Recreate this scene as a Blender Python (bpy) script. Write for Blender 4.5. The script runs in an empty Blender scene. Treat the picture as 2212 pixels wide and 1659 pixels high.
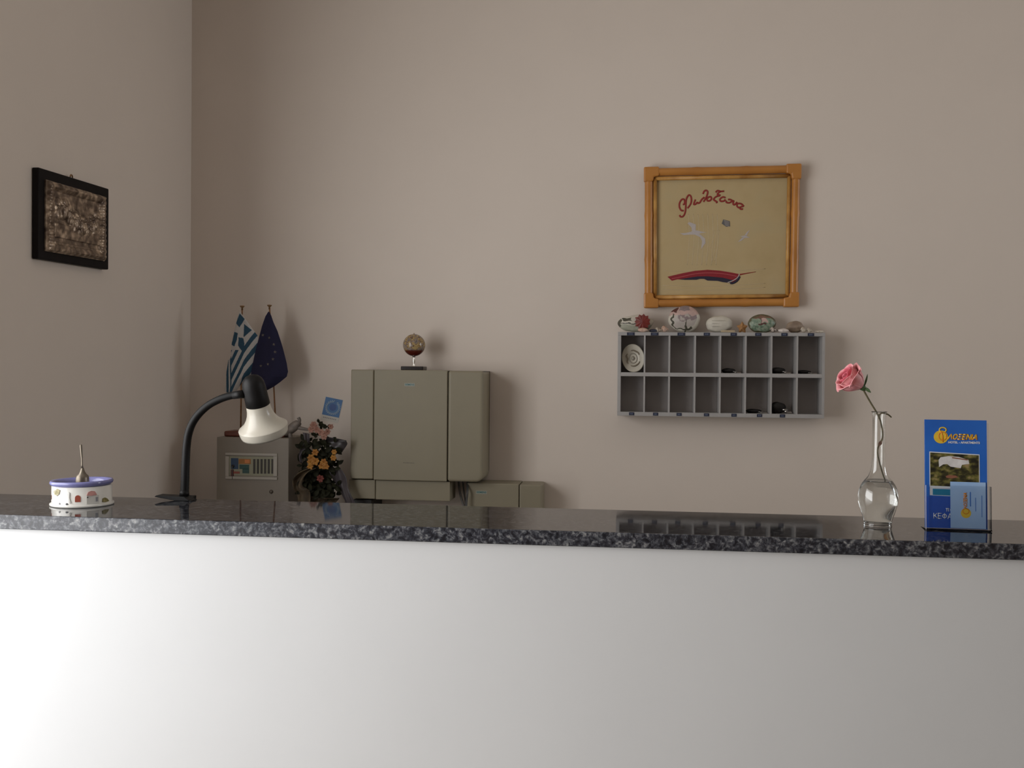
import bpy, math, random
from mathutils import Vector, Matrix, noise
R = math.radians
sc = bpy.context.scene
COL = sc.collection
random.seed(7)

# ------------------------------------------------------------------ camera
CAMZ = 1.4414
YAW, PITCH, ROLL, FPX = .1236, -.0134, .009, 2150.
_F = Vector((-math.sin(YAW)*math.cos(PITCH), math.cos(YAW)*math.cos(PITCH), math.sin(PITCH)))
_R0 = Vector((math.cos(YAW), math.sin(YAW), 0)); _U0 = _R0.cross(_F)
_R = _R0*math.cos(ROLL) + _U0*math.sin(ROLL)
_U = -_R0*math.sin(ROLL) + _U0*math.cos(ROLL)
CAM = Vector((0, 0, CAMZ))
def ray(x, y): return _F*FPX + _R*(x-1106) - _U*(y-829.5)
def at(x, y, Y):                       # where the sight line of a picture point meets the plane at depth Y
    r = ray(x, y); return CAM + r*(Y/r.y)
def atx(x, y, X):
    r = ray(x, y); return CAM + r*(X/r.x)
def ppm(P): return FPX/((P-CAM).dot(_F))     # picture points per metre at P
cd = bpy.data.cameras.new('camera'); cam = bpy.data.objects.new('camera', cd); COL.objects.link(cam)
cd.sensor_width = 36; cd.lens = FPX/2212*36; cd.clip_start = .01
m = Matrix((( _R.x, _U.x, -_F.x), (_R.y, _U.y, -_F.y), (_R.z, _U.z, -_F.z))).to_4x4()
cam.matrix_world = Matrix.Translation(CAM) @ m
sc.camera = cam

# ------------------------------------------------------------------ materials
def srgb(c):
    return tuple(((v/255)/12.92 if v/255 <= .04045 else ((v/255+.055)/1.055)**2.4) for v in c)
_mats = {}
def mat(name, col, rough=.5, var=.06, scale=30, bump=0., metal=0., spec=.5, coat=0., **kw):
    """plain painted / plastic surface with a little procedural colour and relief variation"""
    if name in _mats: return _mats[name]
    M = bpy.data.materials.new(name); M.use_nodes = True; nt = M.node_tree; b = nt.nodes['Principled BSDF']
    b.inputs['Roughness'].default_value = rough; b.inputs['Metallic'].default_value = metal
    b.inputs['Specular IOR Level'].default_value = spec; b.inputs['Coat Weight'].default_value = coat
    tc = nt.nodes.new('ShaderNodeTexCoord'); n = nt.nodes.new('ShaderNodeTexNoise')
    n.inputs['Scale'].default_value = scale; n.inputs['Detail'].default_value = 4
    nt.links.new(tc.outputs['Object'], n.inputs['Vector'])
    r = nt.nodes.new('ShaderNodeValToRGB')
    r.color_ramp.elements[0].position = .3; r.color_ramp.elements[1].position = .7
    r.color_ramp.elements[0].color = tuple(max(0, c*(1-var)) for c in col)+(1,)
    r.color_ramp.elements[1].color = tuple(min(1, c*(1+var)) for c in col)+(1,)
    nt.links.new(n.outputs['Fac'], r.inputs['Fac']); nt.links.new(r.outputs['Color'], b.inputs['Base Color'])
    if bump:
        bp = nt.nodes.new('ShaderNodeBump'); bp.inputs['Strength'].default_value = bump; bp.inputs['Distance'].default_value = .002
        nt.links.new(n.outputs['Fac'], bp.inputs['Height']); nt.links.new(bp.outputs['Normal'], b.inputs['Normal'])
    for k, v in kw.items(): b.inputs[k.replace('_', ' ')].default_value = v
    _mats[name] = M; return M
def ramp_mat(name, cols, scale=30, rough=.5, kind='noise', metal=0, bump=0, detail=5, spec=.5, coords='Object', stretch=(1,1,1), dist=.002):
    if name in _mats: return _mats[name]
    M = bpy.data.materials.new(name); M.use_nodes = True; nt = M.node_tree; b = nt.nodes['Principled BSDF']
    b.inputs['Roughness'].default_value = rough; b.inputs['Metallic'].default_value = metal; b.inputs['Specular IOR Level'].default_value = spec
    tc = nt.nodes.new('ShaderNodeTexCoord'); mp = nt.nodes.new('ShaderNodeMapping'); mp.inputs['Scale'].default_value = stretch
    nt.links.new(tc.outputs[coords], mp.inputs['Vector'])
    if kind == 'noise':
        n = nt.nodes.new('ShaderNodeTexNoise'); n.inputs['Detail'].default_value = detail; out = n.outputs['Fac']
    else:
        n = nt.nodes.new('ShaderNodeTexVoronoi'); out = n.outputs['Color']
    n.inputs['Scale'].default_value = scale
    nt.links.new(mp.outputs['Vector'], n.inputs['Vector'])
    r = nt.nodes.new('ShaderNodeValToRGB'); e = r.color_ramp.elements
    while len(e) < len(cols): e.new(.5)
    for i, (p, c) in enumerate(cols): e[i].position = p; e[i].color = tuple(c)+(1,)
    nt.links.new(out, r.inputs['Fac']); nt.links.new(r.outputs['Color'], b.inputs['Base Color'])
    if bump:
        bp = nt.nodes.new('ShaderNodeBump'); bp.inputs['Strength'].default_value = bump; bp.inputs['Distance'].default_value = dist
        nt.links.new(out, bp.inputs['Height']); nt.links.new(bp.outputs['Normal'], b.inputs['Normal'])
    _mats[name] = M; return M
def glass(name, col=(1, 1, 1), ior=1.45, rough=0.):
    M = bpy.data.materials.new(name); M.use_nodes = True; b = M.node_tree.nodes['Principled BSDF']
    b.inputs['Base Color'].default_value = tuple(col)+(1,); b.inputs['Transmission Weight'].default_value = 1
    b.inputs['Roughness'].default_value = rough; b.inputs['IOR'].default_value = ior
    return M

WALL = (.695, .615, .545)
m_wall = mat('wall_paint', WALL, .85, .010, 5, .04, spec=.2)
m_counter = mat('counter_paint', (.635, .64, .645), .6, .012, 4, .05, spec=.3)
m_ceil = mat('ceiling_paint', (.72, .68, .63), .9, .02, 5)
m_floor = ramp_mat('floor_tile', [(.3, (.30, .25, .20)), (.7, (.38, .33, .27))], 3, .35)

def granite(name, g, rough):
    M = bpy.data.materials.new(name); M.use_nodes = True; nt = M.node_tree; b = nt.nodes['Principled BSDF']
    tc = nt.nodes.new('ShaderNodeTexCoord')
    w = nt.nodes.new('ShaderNodeTexNoise'); w.inputs['Scale'].default_value = 45; w.inputs['Detail'].default_value = 3
    mix = nt.nodes.new('ShaderNodeVectorMath'); mix.operation = 'MULTIPLY_ADD'
    mix.inputs[1].default_value = (.02, .02, .02)
    nt.links.new(tc.outputs['Object'], w.inputs['Vector']); nt.links.new(w.outputs['Color'], mix.inputs[0]); nt.links.new(tc.outputs['Object'], mix.inputs[2])
    v = nt.nodes.new('ShaderNodeTexVoronoi'); v.inputs['Scale'].default_value = 125
    v2 = nt.nodes.new('ShaderNodeTexNoise'); v2.inputs['Scale'].default_value = 105; v2.inputs['Detail'].default_value = 7; v2.inputs['Roughness'].default_value = .62
    nt.links.new(mix.outputs[0], v.inputs['Vector']); nt.links.new(mix.outputs[0], v2.inputs['Vector'])
    r1 = nt.nodes.new('ShaderNodeValToRGB'); e = r1.color_ramp.elements; e.new(.5); e.new(.6)
    for i, (p, c) in enumerate([(.36, (.006, .006, .009)), (.46, (.016, .017, .023)), (.55, (.055, .058, .066)), (.68, (.15, .155, .155))]):
        e[i].position = p; e[i].color = tuple(q*g for q in c)+(1,)
    nt.links.new(v2.outputs['Fac'], r1.inputs['Fac'])
    r2 = nt.nodes.new('ShaderNodeValToRGB'); e = r2.color_ramp.elements; e.new(.5)
    for i, (p, c) in enumerate([(.15, (.45, .45, .5)), (.5, (.9, .9, .9)), (.9, (1.25, 1.2, 1.15))]):
        e[i].position = p; e[i].color = c+(1,)
    sp = nt.nodes.new('ShaderNodeSeparateColor'); nt.links.new(v.outputs['Color'], sp.inputs[0]); nt.links.new(sp.outputs[0], r2.inputs['Fac'])
    mu = nt.nodes.new('ShaderNodeMix'); mu.data_type = 'RGBA'; mu.blend_type = 'MULTIPLY'; mu.inputs['Factor'].default_value = 1
    nt.links.new(r1.outputs['Color'], mu.inputs[6]); nt.links.new(r2.outputs['Color'], mu.inputs[7])
    nt.links.new(mu.outputs[2], b.inputs['Base Color'])
    b.inputs['Roughness'].default_value = rough
    return M
m_granite = granite('polished_speckled_granite', .75, .05)
m_granite_edge = granite('honed_speckled_granite', 1.55, .30)

# ------------------------------------------------------------------ mesh building
class MB:
    """collects faces, in world coordinates, then links them as one mesh object"""
    def __init__(s): s.v = []; s.f = []; s.m = []; s.k = 0; s.smooth = []
    def add(s, vs, fs, k=0, smooth=False):
        o = len(s.v); s.v += [Vector(p) for p in vs]
        for f in fs: s.f.append([i+o for i in f]); s.m.append(k); s.smooth.append(smooth)
        return s
    def box(s, lo, hi, k=0, M=None):
        x0, y0, z0 = lo; x1, y1, z1 = hi
        vs = [Vector(p) for p in ((x0,y0,z0),(x1,y0,z0),(x1,y1,z0),(x0,y1,z0),(x0,y0,z1),(x1,y0,z1),(x1,y1,z1),(x0,y1,z1))]
        if M: vs = [M @ p for p in vs]
        return s.add(vs, [(0,3,2,1),(4,5,6,7),(0,1,5,4),(1,2,6,5),(2,3,7,6),(3,0,4,7)], k)
    def lathe(s, prof, M=None, n=40, k=0, close=False, squash=1.):
        """prof: (radius, height) pairs"""
        vs = []; fs = []
        L = len(prof)
        for i in range(n):
            a = 2*math.pi*i/n; c, si = math.cos(a), math.sin(a)*squash
            for r, z in prof: vs.append(Vector((r*c, r*si, z)))
        for i in range(n):
            j = (i+1) % n
            for q in range(L-1 if not close else L):
                q2 = (q+1) % L
                fs.append((i*L+q, j*L+q, j*L+q2, i*L+q2))
        if M: vs = [M @ p for p in vs]
        return s.add(vs, fs, k, True)
    def tube(s, pts, rad, n=12, k=0, caps=True, squash=1., flatdir=None):
        pts = [Vector(p) for p in pts]; N = len(pts)
        if not hasattr(rad, '__len__'): rad = [rad]*N
        up = Vector(flatdir) if flatdir is not None else None
        vs = []; prev = None
        for i, p in enumerate(pts):
            t = (pts[min(i+1, N-1)]-pts[max(i-1, 0)])
            if t.length < 1e-9: t = Vector((0, 0, 1))
            t.normalize()
            if up is not None:
                b = up - t*up.dot(t)
            elif prev is None:
                b = Vector((0, -1, 0)) if abs(t.y) < .9 else Vector((1, 0, 0)); b = b - t*b.dot(t)
            else: b = prev - t*prev.dot(t)
            b.normalize(); prev = b; a = t.cross(b)
            for q in range(n):
                w = 2*math.pi*q/n
                vs.append(p + a*(rad[i]*math.cos(w)) + b*(rad[i]*squash*math.sin(w)))
        fs = [(i*n+q, i*n+(q+1) % n, (i+1)*n+(q+1) % n, (i+1)*n+q) for i in range(N-1) for q in range(n)]
        if caps: fs += [tuple(range(n))[::-1], tuple((N-1)*n+q for q in range(n))]
        return s.add(vs, fs, k, True)
    def ball(s, c, rx, ry=None, rz=None, n=24, k=0, M=None, lump=0., seed=0, kf=None):
        ry = ry or rx; rz = rz or rx; c = Vector(c); vs = []; fs = []; h = n//2
        for j in range(h+1):
            th = math.pi*j/h
            for i in range(n):
                a = 2*math.pi*i/n
                p = Vector((math.sin(th)*math.cos(a), math.sin(th)*math.sin(a), math.cos(th)))
                if lump: p *= 1+lump*noise.noise(p*1.6+Vector((seed*3.1, seed, 0)))
                p = Vector((p.x*rx, p.y*ry, p.z*rz))
                if M: p = M @ p
                vs.append(c+p)
        for j in range(h):
            for i in range(n):
                fs.append((j*n+i, (j+1)*n+i, (j+1)*n+(i+1) % n, j*n+(i+1) % n))
        o = len(s.f)
        s.add(vs, fs, k, True)
        if kf:
            for q in range(o, len(s.f)):
                ce = sum((s.v[i] for i in s.f[q]), Vector())/4 - c
                w1 = noise.noise(Vector((ce.x/rx*3, ce.z/rz*3, 5)))*.16; w2 = noise.noise(Vector((ce.x/rx*3, ce.z/rz*3, 9)))*.16; s.m[q] = kf(ce.x/rx+w1, ce.y/ry, ce.z/rz+w2)
        return s
    def prism(s, poly, d, k=0):
        """poly: coplanar world points; d: thickness vector"""
        d = Vector(d); n = len(poly); vs = [Vector(p) for p in poly]; vs += [p+d for p in vs]
        fs = [tuple(range(n)), tuple(range(2*n-1, n-1, -1))]+[(i, i+n, (i+1) % n+n, (i+1) % n) for i in range(n)]
        return s.add(vs, fs, k)
    def grid(s, fn, nu, nv, k=0, kf=None, smooth=True):
        vs = [Vector(fn(i/nu, j/nv)) for j in range(nv+1) for i in range(nu+1)]; o = len(s.f)
        fs = [(j*(nu+1)+i, j*(nu+1)+i+1, (j+1)*(nu+1)+i+1, (j+1)*(nu+1)+i) for j in range(nv) for i in range(nu)]
        s.add(vs, fs, k, smooth)
        if kf:
            for j in range(nv):
                for i in range(nu): s.m[o+j*nu+i] = kf((i+.5)/nu, (j+.5)/nv)
        return s
def kids_root(p):
    while p.parent: p = p.parent
    return p
def base_point(mb):
    xs = [p.x for p in mb.v]; ys = [p.y for p in mb.v]; zs = [p.z for p in mb.v]
    return Vector(((min(xs)+max(xs))/2, (min(ys)+max(ys))/2, min(zs)))
def obj(name, mb, mats, parent=None, bevel=0, solid=0, label=None, seg=2, subsurf=0):
    me = bpy.data.meshes.new(name)
    org = kids_root(parent)['_o'] if parent else base_point(mb)
    org = Vector(org)
    me.from_pydata([p-org for p in mb.v], [], mb.f)
    if not isinstance(mats, (list, tuple)): mats = [mats]
    for q in mats: me.materials.append(q)
    for p, k, sm in zip(me.polygons, mb.m, mb.smooth): p.material_index = k; p.use_smooth = sm
    me.validate(); me.update()
    o = bpy.data.objects.new(name, me); COL.objects.link(o)
    if parent: o.parent = parent
    else: o.location = org; o['_o'] = tuple(org)
    if solid:
        md = o.modifiers.new('solid', 'SOLIDIFY'); md.thickness = solid; md.offset = 0
    if bevel:
        md = o.modifiers.new('bevel', 'BEVEL'); md.width = bevel; md.segments = seg; md.limit_method = 'ANGLE'; md.angle_limit = R(40)
        md.harden_normals = False
    if subsurf:
        md = o.modifiers.new('sub', 'SUBSURF'); md.levels = subsurf; md.render_levels = subsurf
    if label: o['label'] = label
    return o
def tag(o, label, cat, group=None):
    o['label'] = label; o['category'] = cat
    if group: o['group'] = group
    return o
def thing(name, label, cat, loc, group=None):
    o = bpy.data.objects.new(name, None); COL.objects.link(o); o.location = Vector(loc); o['_o'] = tuple(loc)
    o.empty_display_size = .05
    return tag(o, label, cat, group)
def struct(name, mb, mats, parent=None, bevel=0):
    o = obj(name, mb, mats, parent, bevel)
    if not parent: o['kind'] = 'structure'
    return o
def text_mb(mb, s, M, size, k=0, depth=.0003, shear=0., bold=0., align='CENTER', sx=1.):
    """lettering lying in the local XY plane of M, raised by depth"""
    cu = bpy.data.curves.new('t', 'FONT'); cu.body = s; cu.size = size; cu.extrude = depth; cu.shear = shear; cu.offset = bold
    cu.align_x = align; cu.align_y = 'CENTER'; cu.resolution_u = 3
    o = bpy.data.objects.new('t', cu); COL.objects.link(o)
    bpy.context.view_layer.update()
    me = bpy.data.meshes.new_from_object(o.evaluated_get(bpy.context.evaluated_depsgraph_get()))
    S = Matrix.Diagonal((sx, 1, 1, 1))
    mb.add([M @ S @ v.co for v in me.vertices], [tuple(p.vertices) for p in me.polygons], k)
    bpy.data.objects.remove(o); bpy.data.curves.remove(cu); bpy.data.meshes.remove(me)
def frame_M(o, ex, ey, ez):
    ex, ey, ez = Vector(ex).normalized(), Vector(ey).normalized(), Vector(ez).normalized()
    return Matrix(((ex.x, ey.x, ez.x, o[0]), (ex.y, ey.y, ez.y, o[1]), (ex.z, ey.z, ez.z, o[2]), (0, 0, 0, 1)))
def spline(pts, n=8):
    """Catmull-Rom through the points"""
    P = [Vector(p) for p in pts]; out = []
    for i in range(len(P)-1):
        a, b, c, d = P[max(i-1, 0)], P[i], P[i+1], P[min(i+2, len(P)-1)]
        for q in range(n):
            t = q/n
            out.append(.5*((2*b)+(c-a)*t+(2*a-5*b+4*c-d)*t*t+(3*b-a-3*c+d)*t**3))
    out.append(P[-1]); return out
def inside(poly, x, y):
    c = False; n = len(poly)
    for i in range(n):
        x0, y0 = poly[i]; x1, y1 = poly[i-1]
        if (y0 > y) != (y1 > y) and x < (x1-x0)*(y-y0)/(y1-y0)+x0: c = not c
    return c
def lerp_tab(tab, y):
    if y <= tab[0][0]: return tab[0][1]
    for (a, u), (b, v) in zip(tab, tab[1:]):
        if y <= b: return u+(v-u)*(y-a)/(b-a)
    return tab[-1][1]

# ------------------------------------------------------------------ the room
XL, XR, YB, YF, ZC = -1.716, 5.0, 3.68, -3.4, 3.15
T = .12
struct('floor', MB().box((XL-T, YF-T, -.1), (XR+T, YB+T, 0)), m_floor)
struct('ceiling', MB().box((XL-T, YF-T, ZC), (XR+T, YB+T, ZC+.1)), m_ceil)
struct('wall_back', MB().box((XL-T, YB, 0), (XR+T, YB+T, ZC)), m_wall)
V0, V1, VZ0, VZ1 = 2.55, 3.60, 1.35, 2.95  # unseen opening added in the right wall for the fill light
wr = MB()
wr.box((XR, YF, 0), (XR+T, V0, ZC)); wr.box((XR, V1, 0), (XR+T, YB, ZC))
wr.box((XR, V0, 0), (XR+T, V1, VZ0)); wr.box((XR, V0, VZ1), (XR+T, V1, ZC))
struct('wall_right', wr, m_wall)
struct('wall_front', MB().box((XL-T, YF-T, 0), (XR+T, YF, ZC)), m_wall)
# left wall with a wide glazed opening just in front of the counter
W0, W1, WZ0, WZ1 = -.15, 2.44, .10, 2.35
wl = MB()
wl.box((XL-T, YF, 0), (XL, W0, ZC)); wl.box((XL-T, W1, 0), (XL, YB, ZC))
wl.box((XL-T, W0, 0), (XL, W1, WZ0)); wl.box((XL-T, W0, WZ1), (XL, W1, ZC))
struct('wall_left', wl, m_wall)
m_frame = mat('white_window_frame', (.75, .74, .72), .4, .02)
wf = MB()
for a, b in ((W0, W0+.05), (W1-.05, W1)): wf.box((XL-.08, a, WZ0), (XL-.03, b, WZ1))
wf.box((XL-.08, W0, WZ0), (XL-.03, W1, WZ0+.06)); wf.box((XL-.08, W0, WZ1-.06), (XL-.03, W1, WZ1))
struct('window_1', wf, m_frame)
wf = MB()
for a, b in ((V0, V0+.05), (V1-.05, V1)): wf.box((XR+.03, a, VZ0), (XR+.08, b, VZ1))
wf.box((XR+.03, V0, VZ0), (XR+.08, V1, VZ0+.06)); wf.box((XR+.03, V0, VZ1-.06), (XR+.08, V1, VZ1))
struct('fill_opening_frame', wf, m_frame)  # frame of the added opening, out of view

# ------------------------------------------------------------------ counter
YCF, YCB, ZT, TS = 2.12, 2.469, 1.10, .0332
CXR = 3.0
sb_ = MB().box((XL+.002, YCF, ZT-TS), (CXR, YCB, ZT)); sb_.m[2] = 1
slab = obj('countertop', sb_, [m_granite, m_granite_edge], bevel=.003, seg=3)
tag(slab, 'long polished dark speckled granite slab on the white reception counter', 'countertop')
cf = MB().box((XL+.002, YCF+.012, 0), (CXR-.02, YCF+.16, ZT-TS))
ctr = obj('reception_counter', cf, m_counter)
tag(ctr, 'long white painted front of the reception counter below the granite slab', 'counter')

# back desk below the sight line carrying the grey box and the flowers
m_desk = mat('desk_laminate', (.35, .31, .27), .5, .05)
dk = thing('desk', 'long work desk behind the counter against the back wall', 'desk', (-.6, 3.3, 0))
obj('desk_top', MB().box((XL+.01, 3.08, .72), (.9, YB-.002, .75)), m_desk, dk, bevel=.003)
for x in (XL+.03, -.45, .84): obj('leg', MB().box((x, 3.12, 0), (x+.04, 3.62, .72)), m_desk, dk)

# ------------------------------------------------------------------ picture on the back wall
m_cane = ramp_mat('honey_cane', [(.25, (.36, .14, .026)), (.5, (.46, .19, .038)), (.75, (.53, .23, .05))], 8, .38, bump=.05)
m_cane2 = ramp_mat('pale_cane', [(.3, (.36, .16, .035)), (.7, (.62, .34, .09))], 20, .4)
m_wrap = ramp_mat('cane_corner_binding', [(.3, (.32, .125, .03)), (.7, (.42, .18, .05))], 60, .5, stretch=(1, 1, 6), bump=.2)
m_canvas = ramp_mat('beige_linen', [(.3, (.46, .350, .185)), (.5, (.49, .375, .205)), (.7, (.47, .375, .215))], 9, .9, bump=.15, spec=.1, detail=9)
m_redthread = mat('dark_red_thread', (.26, .022, .016), .7, .15, 300)
m_hullred = mat('crimson_thread', (.24, .010, .018), .7, .15, 300)
m_pink = mat('rose_thread', (.42, .07, .08), .7, .1, 300)
m_navyth = mat('navy_thread', (.016, .012, .032), .7, .15, 300)
m_palethread = mat('pale_grey_thread', (.50, .46, .43), .8, .05, 300)
m_birds = mat('lilac_white_thread', (.46, .41, .39), .8, .05, 300)
m_greythread = mat('slate_thread', (.12, .115, .11), .8, .2, 400)
m_faint = mat('faint_sand_thread', (.50, .395, .235), .8, .05, 300)
YP = 3.655
Pc = [at(1392.5, 364.2, YP), at(1728.3, 356.8, YP), at(1723, 661.8, YP), at(1392.5, 664.2, YP)]   # TL TR BR BL
pic = thing('framed_embroidery', 'cane-framed embroidery of a red boat and Greek greeting above the key rack', 'picture',
            ((Pc[2]+Pc[3])/2))
cen = sum(Pc, Vector())/4
def shr(f): return [p+(cen-p)*f for p in Pc]
def inset(d):
    out = []
    for i in range(4):
        a = (Pc[(i+1) % 4]-Pc[i]).normalized(); b = (Pc[i-1]-Pc[i]).normalized()
        out.append(Pc[i]+a*d+b*d)
    return out
o1 = inset(.0145); o2 = inset(.037)
for i in range(4):
    a, b = o1[i].copy(), o1[(i+1) % 4].copy(); a.y = b.y = YP-.004
    pts = [a.lerp(b, t/24) for t in range(25)]
    rr = [.0142+(.0016 if q in (8, 16) else 0) for q in range(25)]
    obj('outer_bar', MB().tube(pts, rr, 14), m_cane, pic)
for i in range(4):
    a, b = o2[i].copy(), o2[(i+1) % 4].copy(); a.y = b.y = YP-.001
    obj('inner_bar', MB().tube([a, a.lerp(b, .5), b], .0072, 10), m_cane2, pic)
for i in range(4):
    p = Pc[i]; a = (Pc[(i+1) % 4]-p).normalized(); b = (Pc[i-1]-p).normalized()
    def q(u, v, y): w = p+a*u+b*v; return Vector((w.x, y, w.z))
    L1, L2, wd = .052, .050, .033
    poly = [(-.003, -.003), (L1, -.003), (L1, wd*.9), (wd, wd), (wd*.9, L2), (-.003, L2)]
    mb = MB().prism([q(u, v, YP-.0205) for u, v in poly], (0, .032, 0))
    obj('corner_binding', mb, m_cane, pic, bevel=.005)
# canvas with its stitched pattern
cv = MB(); o3 = inset(.034); YC_ = YP+.008
cv.prism([Vector((p.x, YC_, p.z)) for p in o3], (0, .004, 0), 0)
def C5(x, y): return at(1440+x/11.06, 400+y/11.06, YC_)
def C6(x, y): return at(1420+x/9.217, 460+y/9.217, YC_)
def flat(p, d): return Vector((p.x, YC_-d, p.z))
def stitch(fn, pts, w, k, d=.0008, n=6, sc_=1/940, taper=False):
    P = [flat(fn(*q), d) for q in pts]; P = spline(P, n)
    N = len(P); rad = [w*sc_*.5*(1-(.75*i/N if taper else 0)) for i in range(N)]
    cv.tube(P, rad, 6, k, squash=.35, flatdir=(0, -1, 0))
_pk = [0]
def patch(fn, pts, k, d=.0006):
    _pk[0] += 1; d += .00004*_pk[0]; cv.prism([flat(fn(*q), d) for q in pts], (0, d-.0001, 0), k)
S5, S6 = 1/(11.06*590), 1/(9.217*590)
word = [
 [(405,612),(345,598),(305,520),(312,420),(360,345),(412,340),(432,400),(418,450),(388,466)],
 [(308,715),(335,755),(392,745),(436,670),(454,560),(460,420),(478,315),(525,240),(572,258),(592,340),(572,450),(500,552)],
 [(688,345),(660,410),(650,458),(690,455),(735,405)],[(735,405),(745,430),(790,418),(840,340),(900,290)],
 [(868,212),(895,150),(938,126),(980,155),(968,235),(930,320),(880,398)],
 [(1000,285),(965,330),(975,372),(1030,372),(1068,330),(1055,280),(1000,285)],
 [(1172,172),(1215,132),(1290,150),(1372,142)],[(1290,150),(1235,185),(1215,225),(1285,243)],
 [(1278,250),(1185,275),(1122,335),(1160,375),(1205,405),(1175,418)],
 [(1405,300),(1340,285),(1275,335),(1290,382),(1360,380),(1402,345)],
 [(1420,372),(1432,412),(1500,420),(1560,375),(1520,345),(1465,345)],[(1560,395),(1600,375),(1585,440),(1620,468),(1680,405)],
 [(1842,505),(1785,450),(1705,440),(1678,490),(1720,535),(1790,515),(1840,500)],[(1740,540),(1770,572),(1822,570)]]
for w in word: stitch(C5, w, 40, 1, sc_=S5)
hull = [(200,1270),(350,1235),(500,1200),(750,1152),(1000,1132),(1250,1150),(1500,1190),(1640,1220),(1630,1290),(1560,1370),(1490,1408),(1440,1392),(1300,1375),(1200,1352),(1000,1345),(930,1312),(850,1312),(780,1330),(550,1332),(400,1322),(290,1350)]
patch(C6, hull, 2, .0006)
patch(C6, [(430,1320),(550,1333),(780,1331),(850,1313),(930,1314),(1000,1347),(1200,1354),(1300,1377),(1440,1394),(1530,1345),(1300,1290),(1000,1262),(800,1265),(600,1293)], 4, .0011)
stitch(C6, [(285,1312),(500,1268),(750,1215),(1000,1195),(1250,1205),(1450,1235),(1585,1268)], 20, 3, .0012, sc_=S6)
stitch(C6, [(1450,1390),(1500,1398),(1590,1345),(1638,1262)], 42, 4, .0012, sc_=S6)
stitch(C6, [(1635,1215),(1592,1290),(1500,1350),(1400,1386)], 18, 6, .0018, sc_=S6)
stitch(C6, [(1640,1228),(1750,1208),(1960,1172)], 30, 1, .0012, sc_=S6, taper=True)
for pl in ([(450,405),(560,400),(650,380),(730,345),(800,350),(900,375),(980,385),(880,400),(780,432),(650,432),(520,442)],
           [(690,372),(680,290),(600,205),(640,182),(765,230),(762,352)],
           [(730,425),(850,480),(890,560),(870,720),(955,600),(950,510),(870,440),(800,402)],
           [(1740,440),(1780,380),(1845,335),(1805,400),(1780,452)], [(1650,470),(1740,445),(1840,490),(1740,497)], [(1740,492),(1680,550),(1600,580),(1690,490)]):
    patch(C6, pl, 6, .0007)
patch(C6, [(1310,130),(1440,165),(1445,268),(1370,275),(1280,212)], 5, .0008)
for i in range(4): stitch(C6, [(1325+i*6, 150+i*28), (1432, 188+i*27)], 7, 6, .0013, sc_=S6)
for x0, x1 in ((1235, 1140), (1190, 1090), (1150, 960)): stitch(C6, [(x0, 340), ((x0+x1)/2+15, 650), (x1, 960)], 12, 7, .0001, sc_=S6)
for i in range(7):
    x = 620+i*95; stitch(C6, [(x, 20), (x+15, 500), (x-25, 1040)], 16, 7, .00005, sc_=S6)
for y in (1150, 1440, 1520): stitch(C6, [(100, y), (900, y+20), (1700, y-10), (2150, y-40)], 12, 7, .00005, sc_=S6)
obj('canvas', cv, [m_canvas, m_redthread, m_hullred, m_pink, m_navyth, m_greythread, m_birds, m_faint], pic,
    label='beige linen stitched with red script, two gulls, a small flag and a red boat')

# ------------------------------------------------------------------ pigeonhole key rack
m_rack = mat('grey_laminate', (.37, .355, .345), .55, .03, 20)
m_rackin = mat('grey_rack_lining', (.40, .365, .35), .6, .04, 20)
m_tag = mat('navy_number_tag', (.022, .028, .055), .35, .1, 50)
m_tagink = mat('tag_ink', (.16, .19, .28), .5)
YK = 3.572
def zx(x, y): return at(x, y, YK)
kx0, kx1 = zx(1334, 810).x, zx(1781.5, 810).x
kz_t, kz_b = zx(1556, 718).z, zx(1556, 901).z
rack = thing('key_rack', 'grey wall rack of sixteen pigeonholes below the cane-framed embroidery', 'key rack', ((kx0+kx1)/2, YK, kz_b))
th_t = zx(1556, 718).z-zx(1556, 725.5).z
mid1, mid0 = zx(1556, 806).z, zx(1556, 814.5).z
bot1 = zx(1556, 892.5).z
xi0, xi1 = zx(1341, 810).x, zx(1776, 810).x
tpan = obj('top_panel', MB().box((kx0, YK, kz_t-th_t), (kx1, YB-.003, kz_t)), m_rack, rack, bevel=.0008)
bpan = obj('bottom_panel', MB().box((kx0, YK, kz_b), (kx1, YB-.003, bot1)), m_rack, rack, bevel=.0008)
obj('side_panel', MB().box((kx0, YK, bot1), (xi0, YB-.003, kz_t-th_t)), m_rack, rack, bevel=.0008)
obj('side_panel', MB().box((xi1, YK, bot1), (kx1, YB-.003, kz_t-th_t)), m_rack, rack, bevel=.0008)
obj('shelf', MB().box((xi0, YK, mid0), (xi1, YB-.009, mid1)), m_rack, rack, bevel=.0008)
obj('back_panel', MB().box((xi0, YB-.009, bot1), (xi1, YB-.003, kz_t-th_t)), m_rackin, rack)
divs = [1392, 1445.6, 1501, 1555.5, 1610.4, 1666.2, 1722]
dx = [zx(p, 810).x for p in divs]
for x in dx:
    mb = MB().box((x-.0028, YK+.001, mid1), (x+.0028, YB-.009, kz_t-th_t)); mb.box((x-.0028, YK+.001, bot1), (x+.0028, YB-.009, mid0))
    obj('divider', mb, m_rack, rack)
cellx = [xi0]+dx+[xi1]
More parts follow.
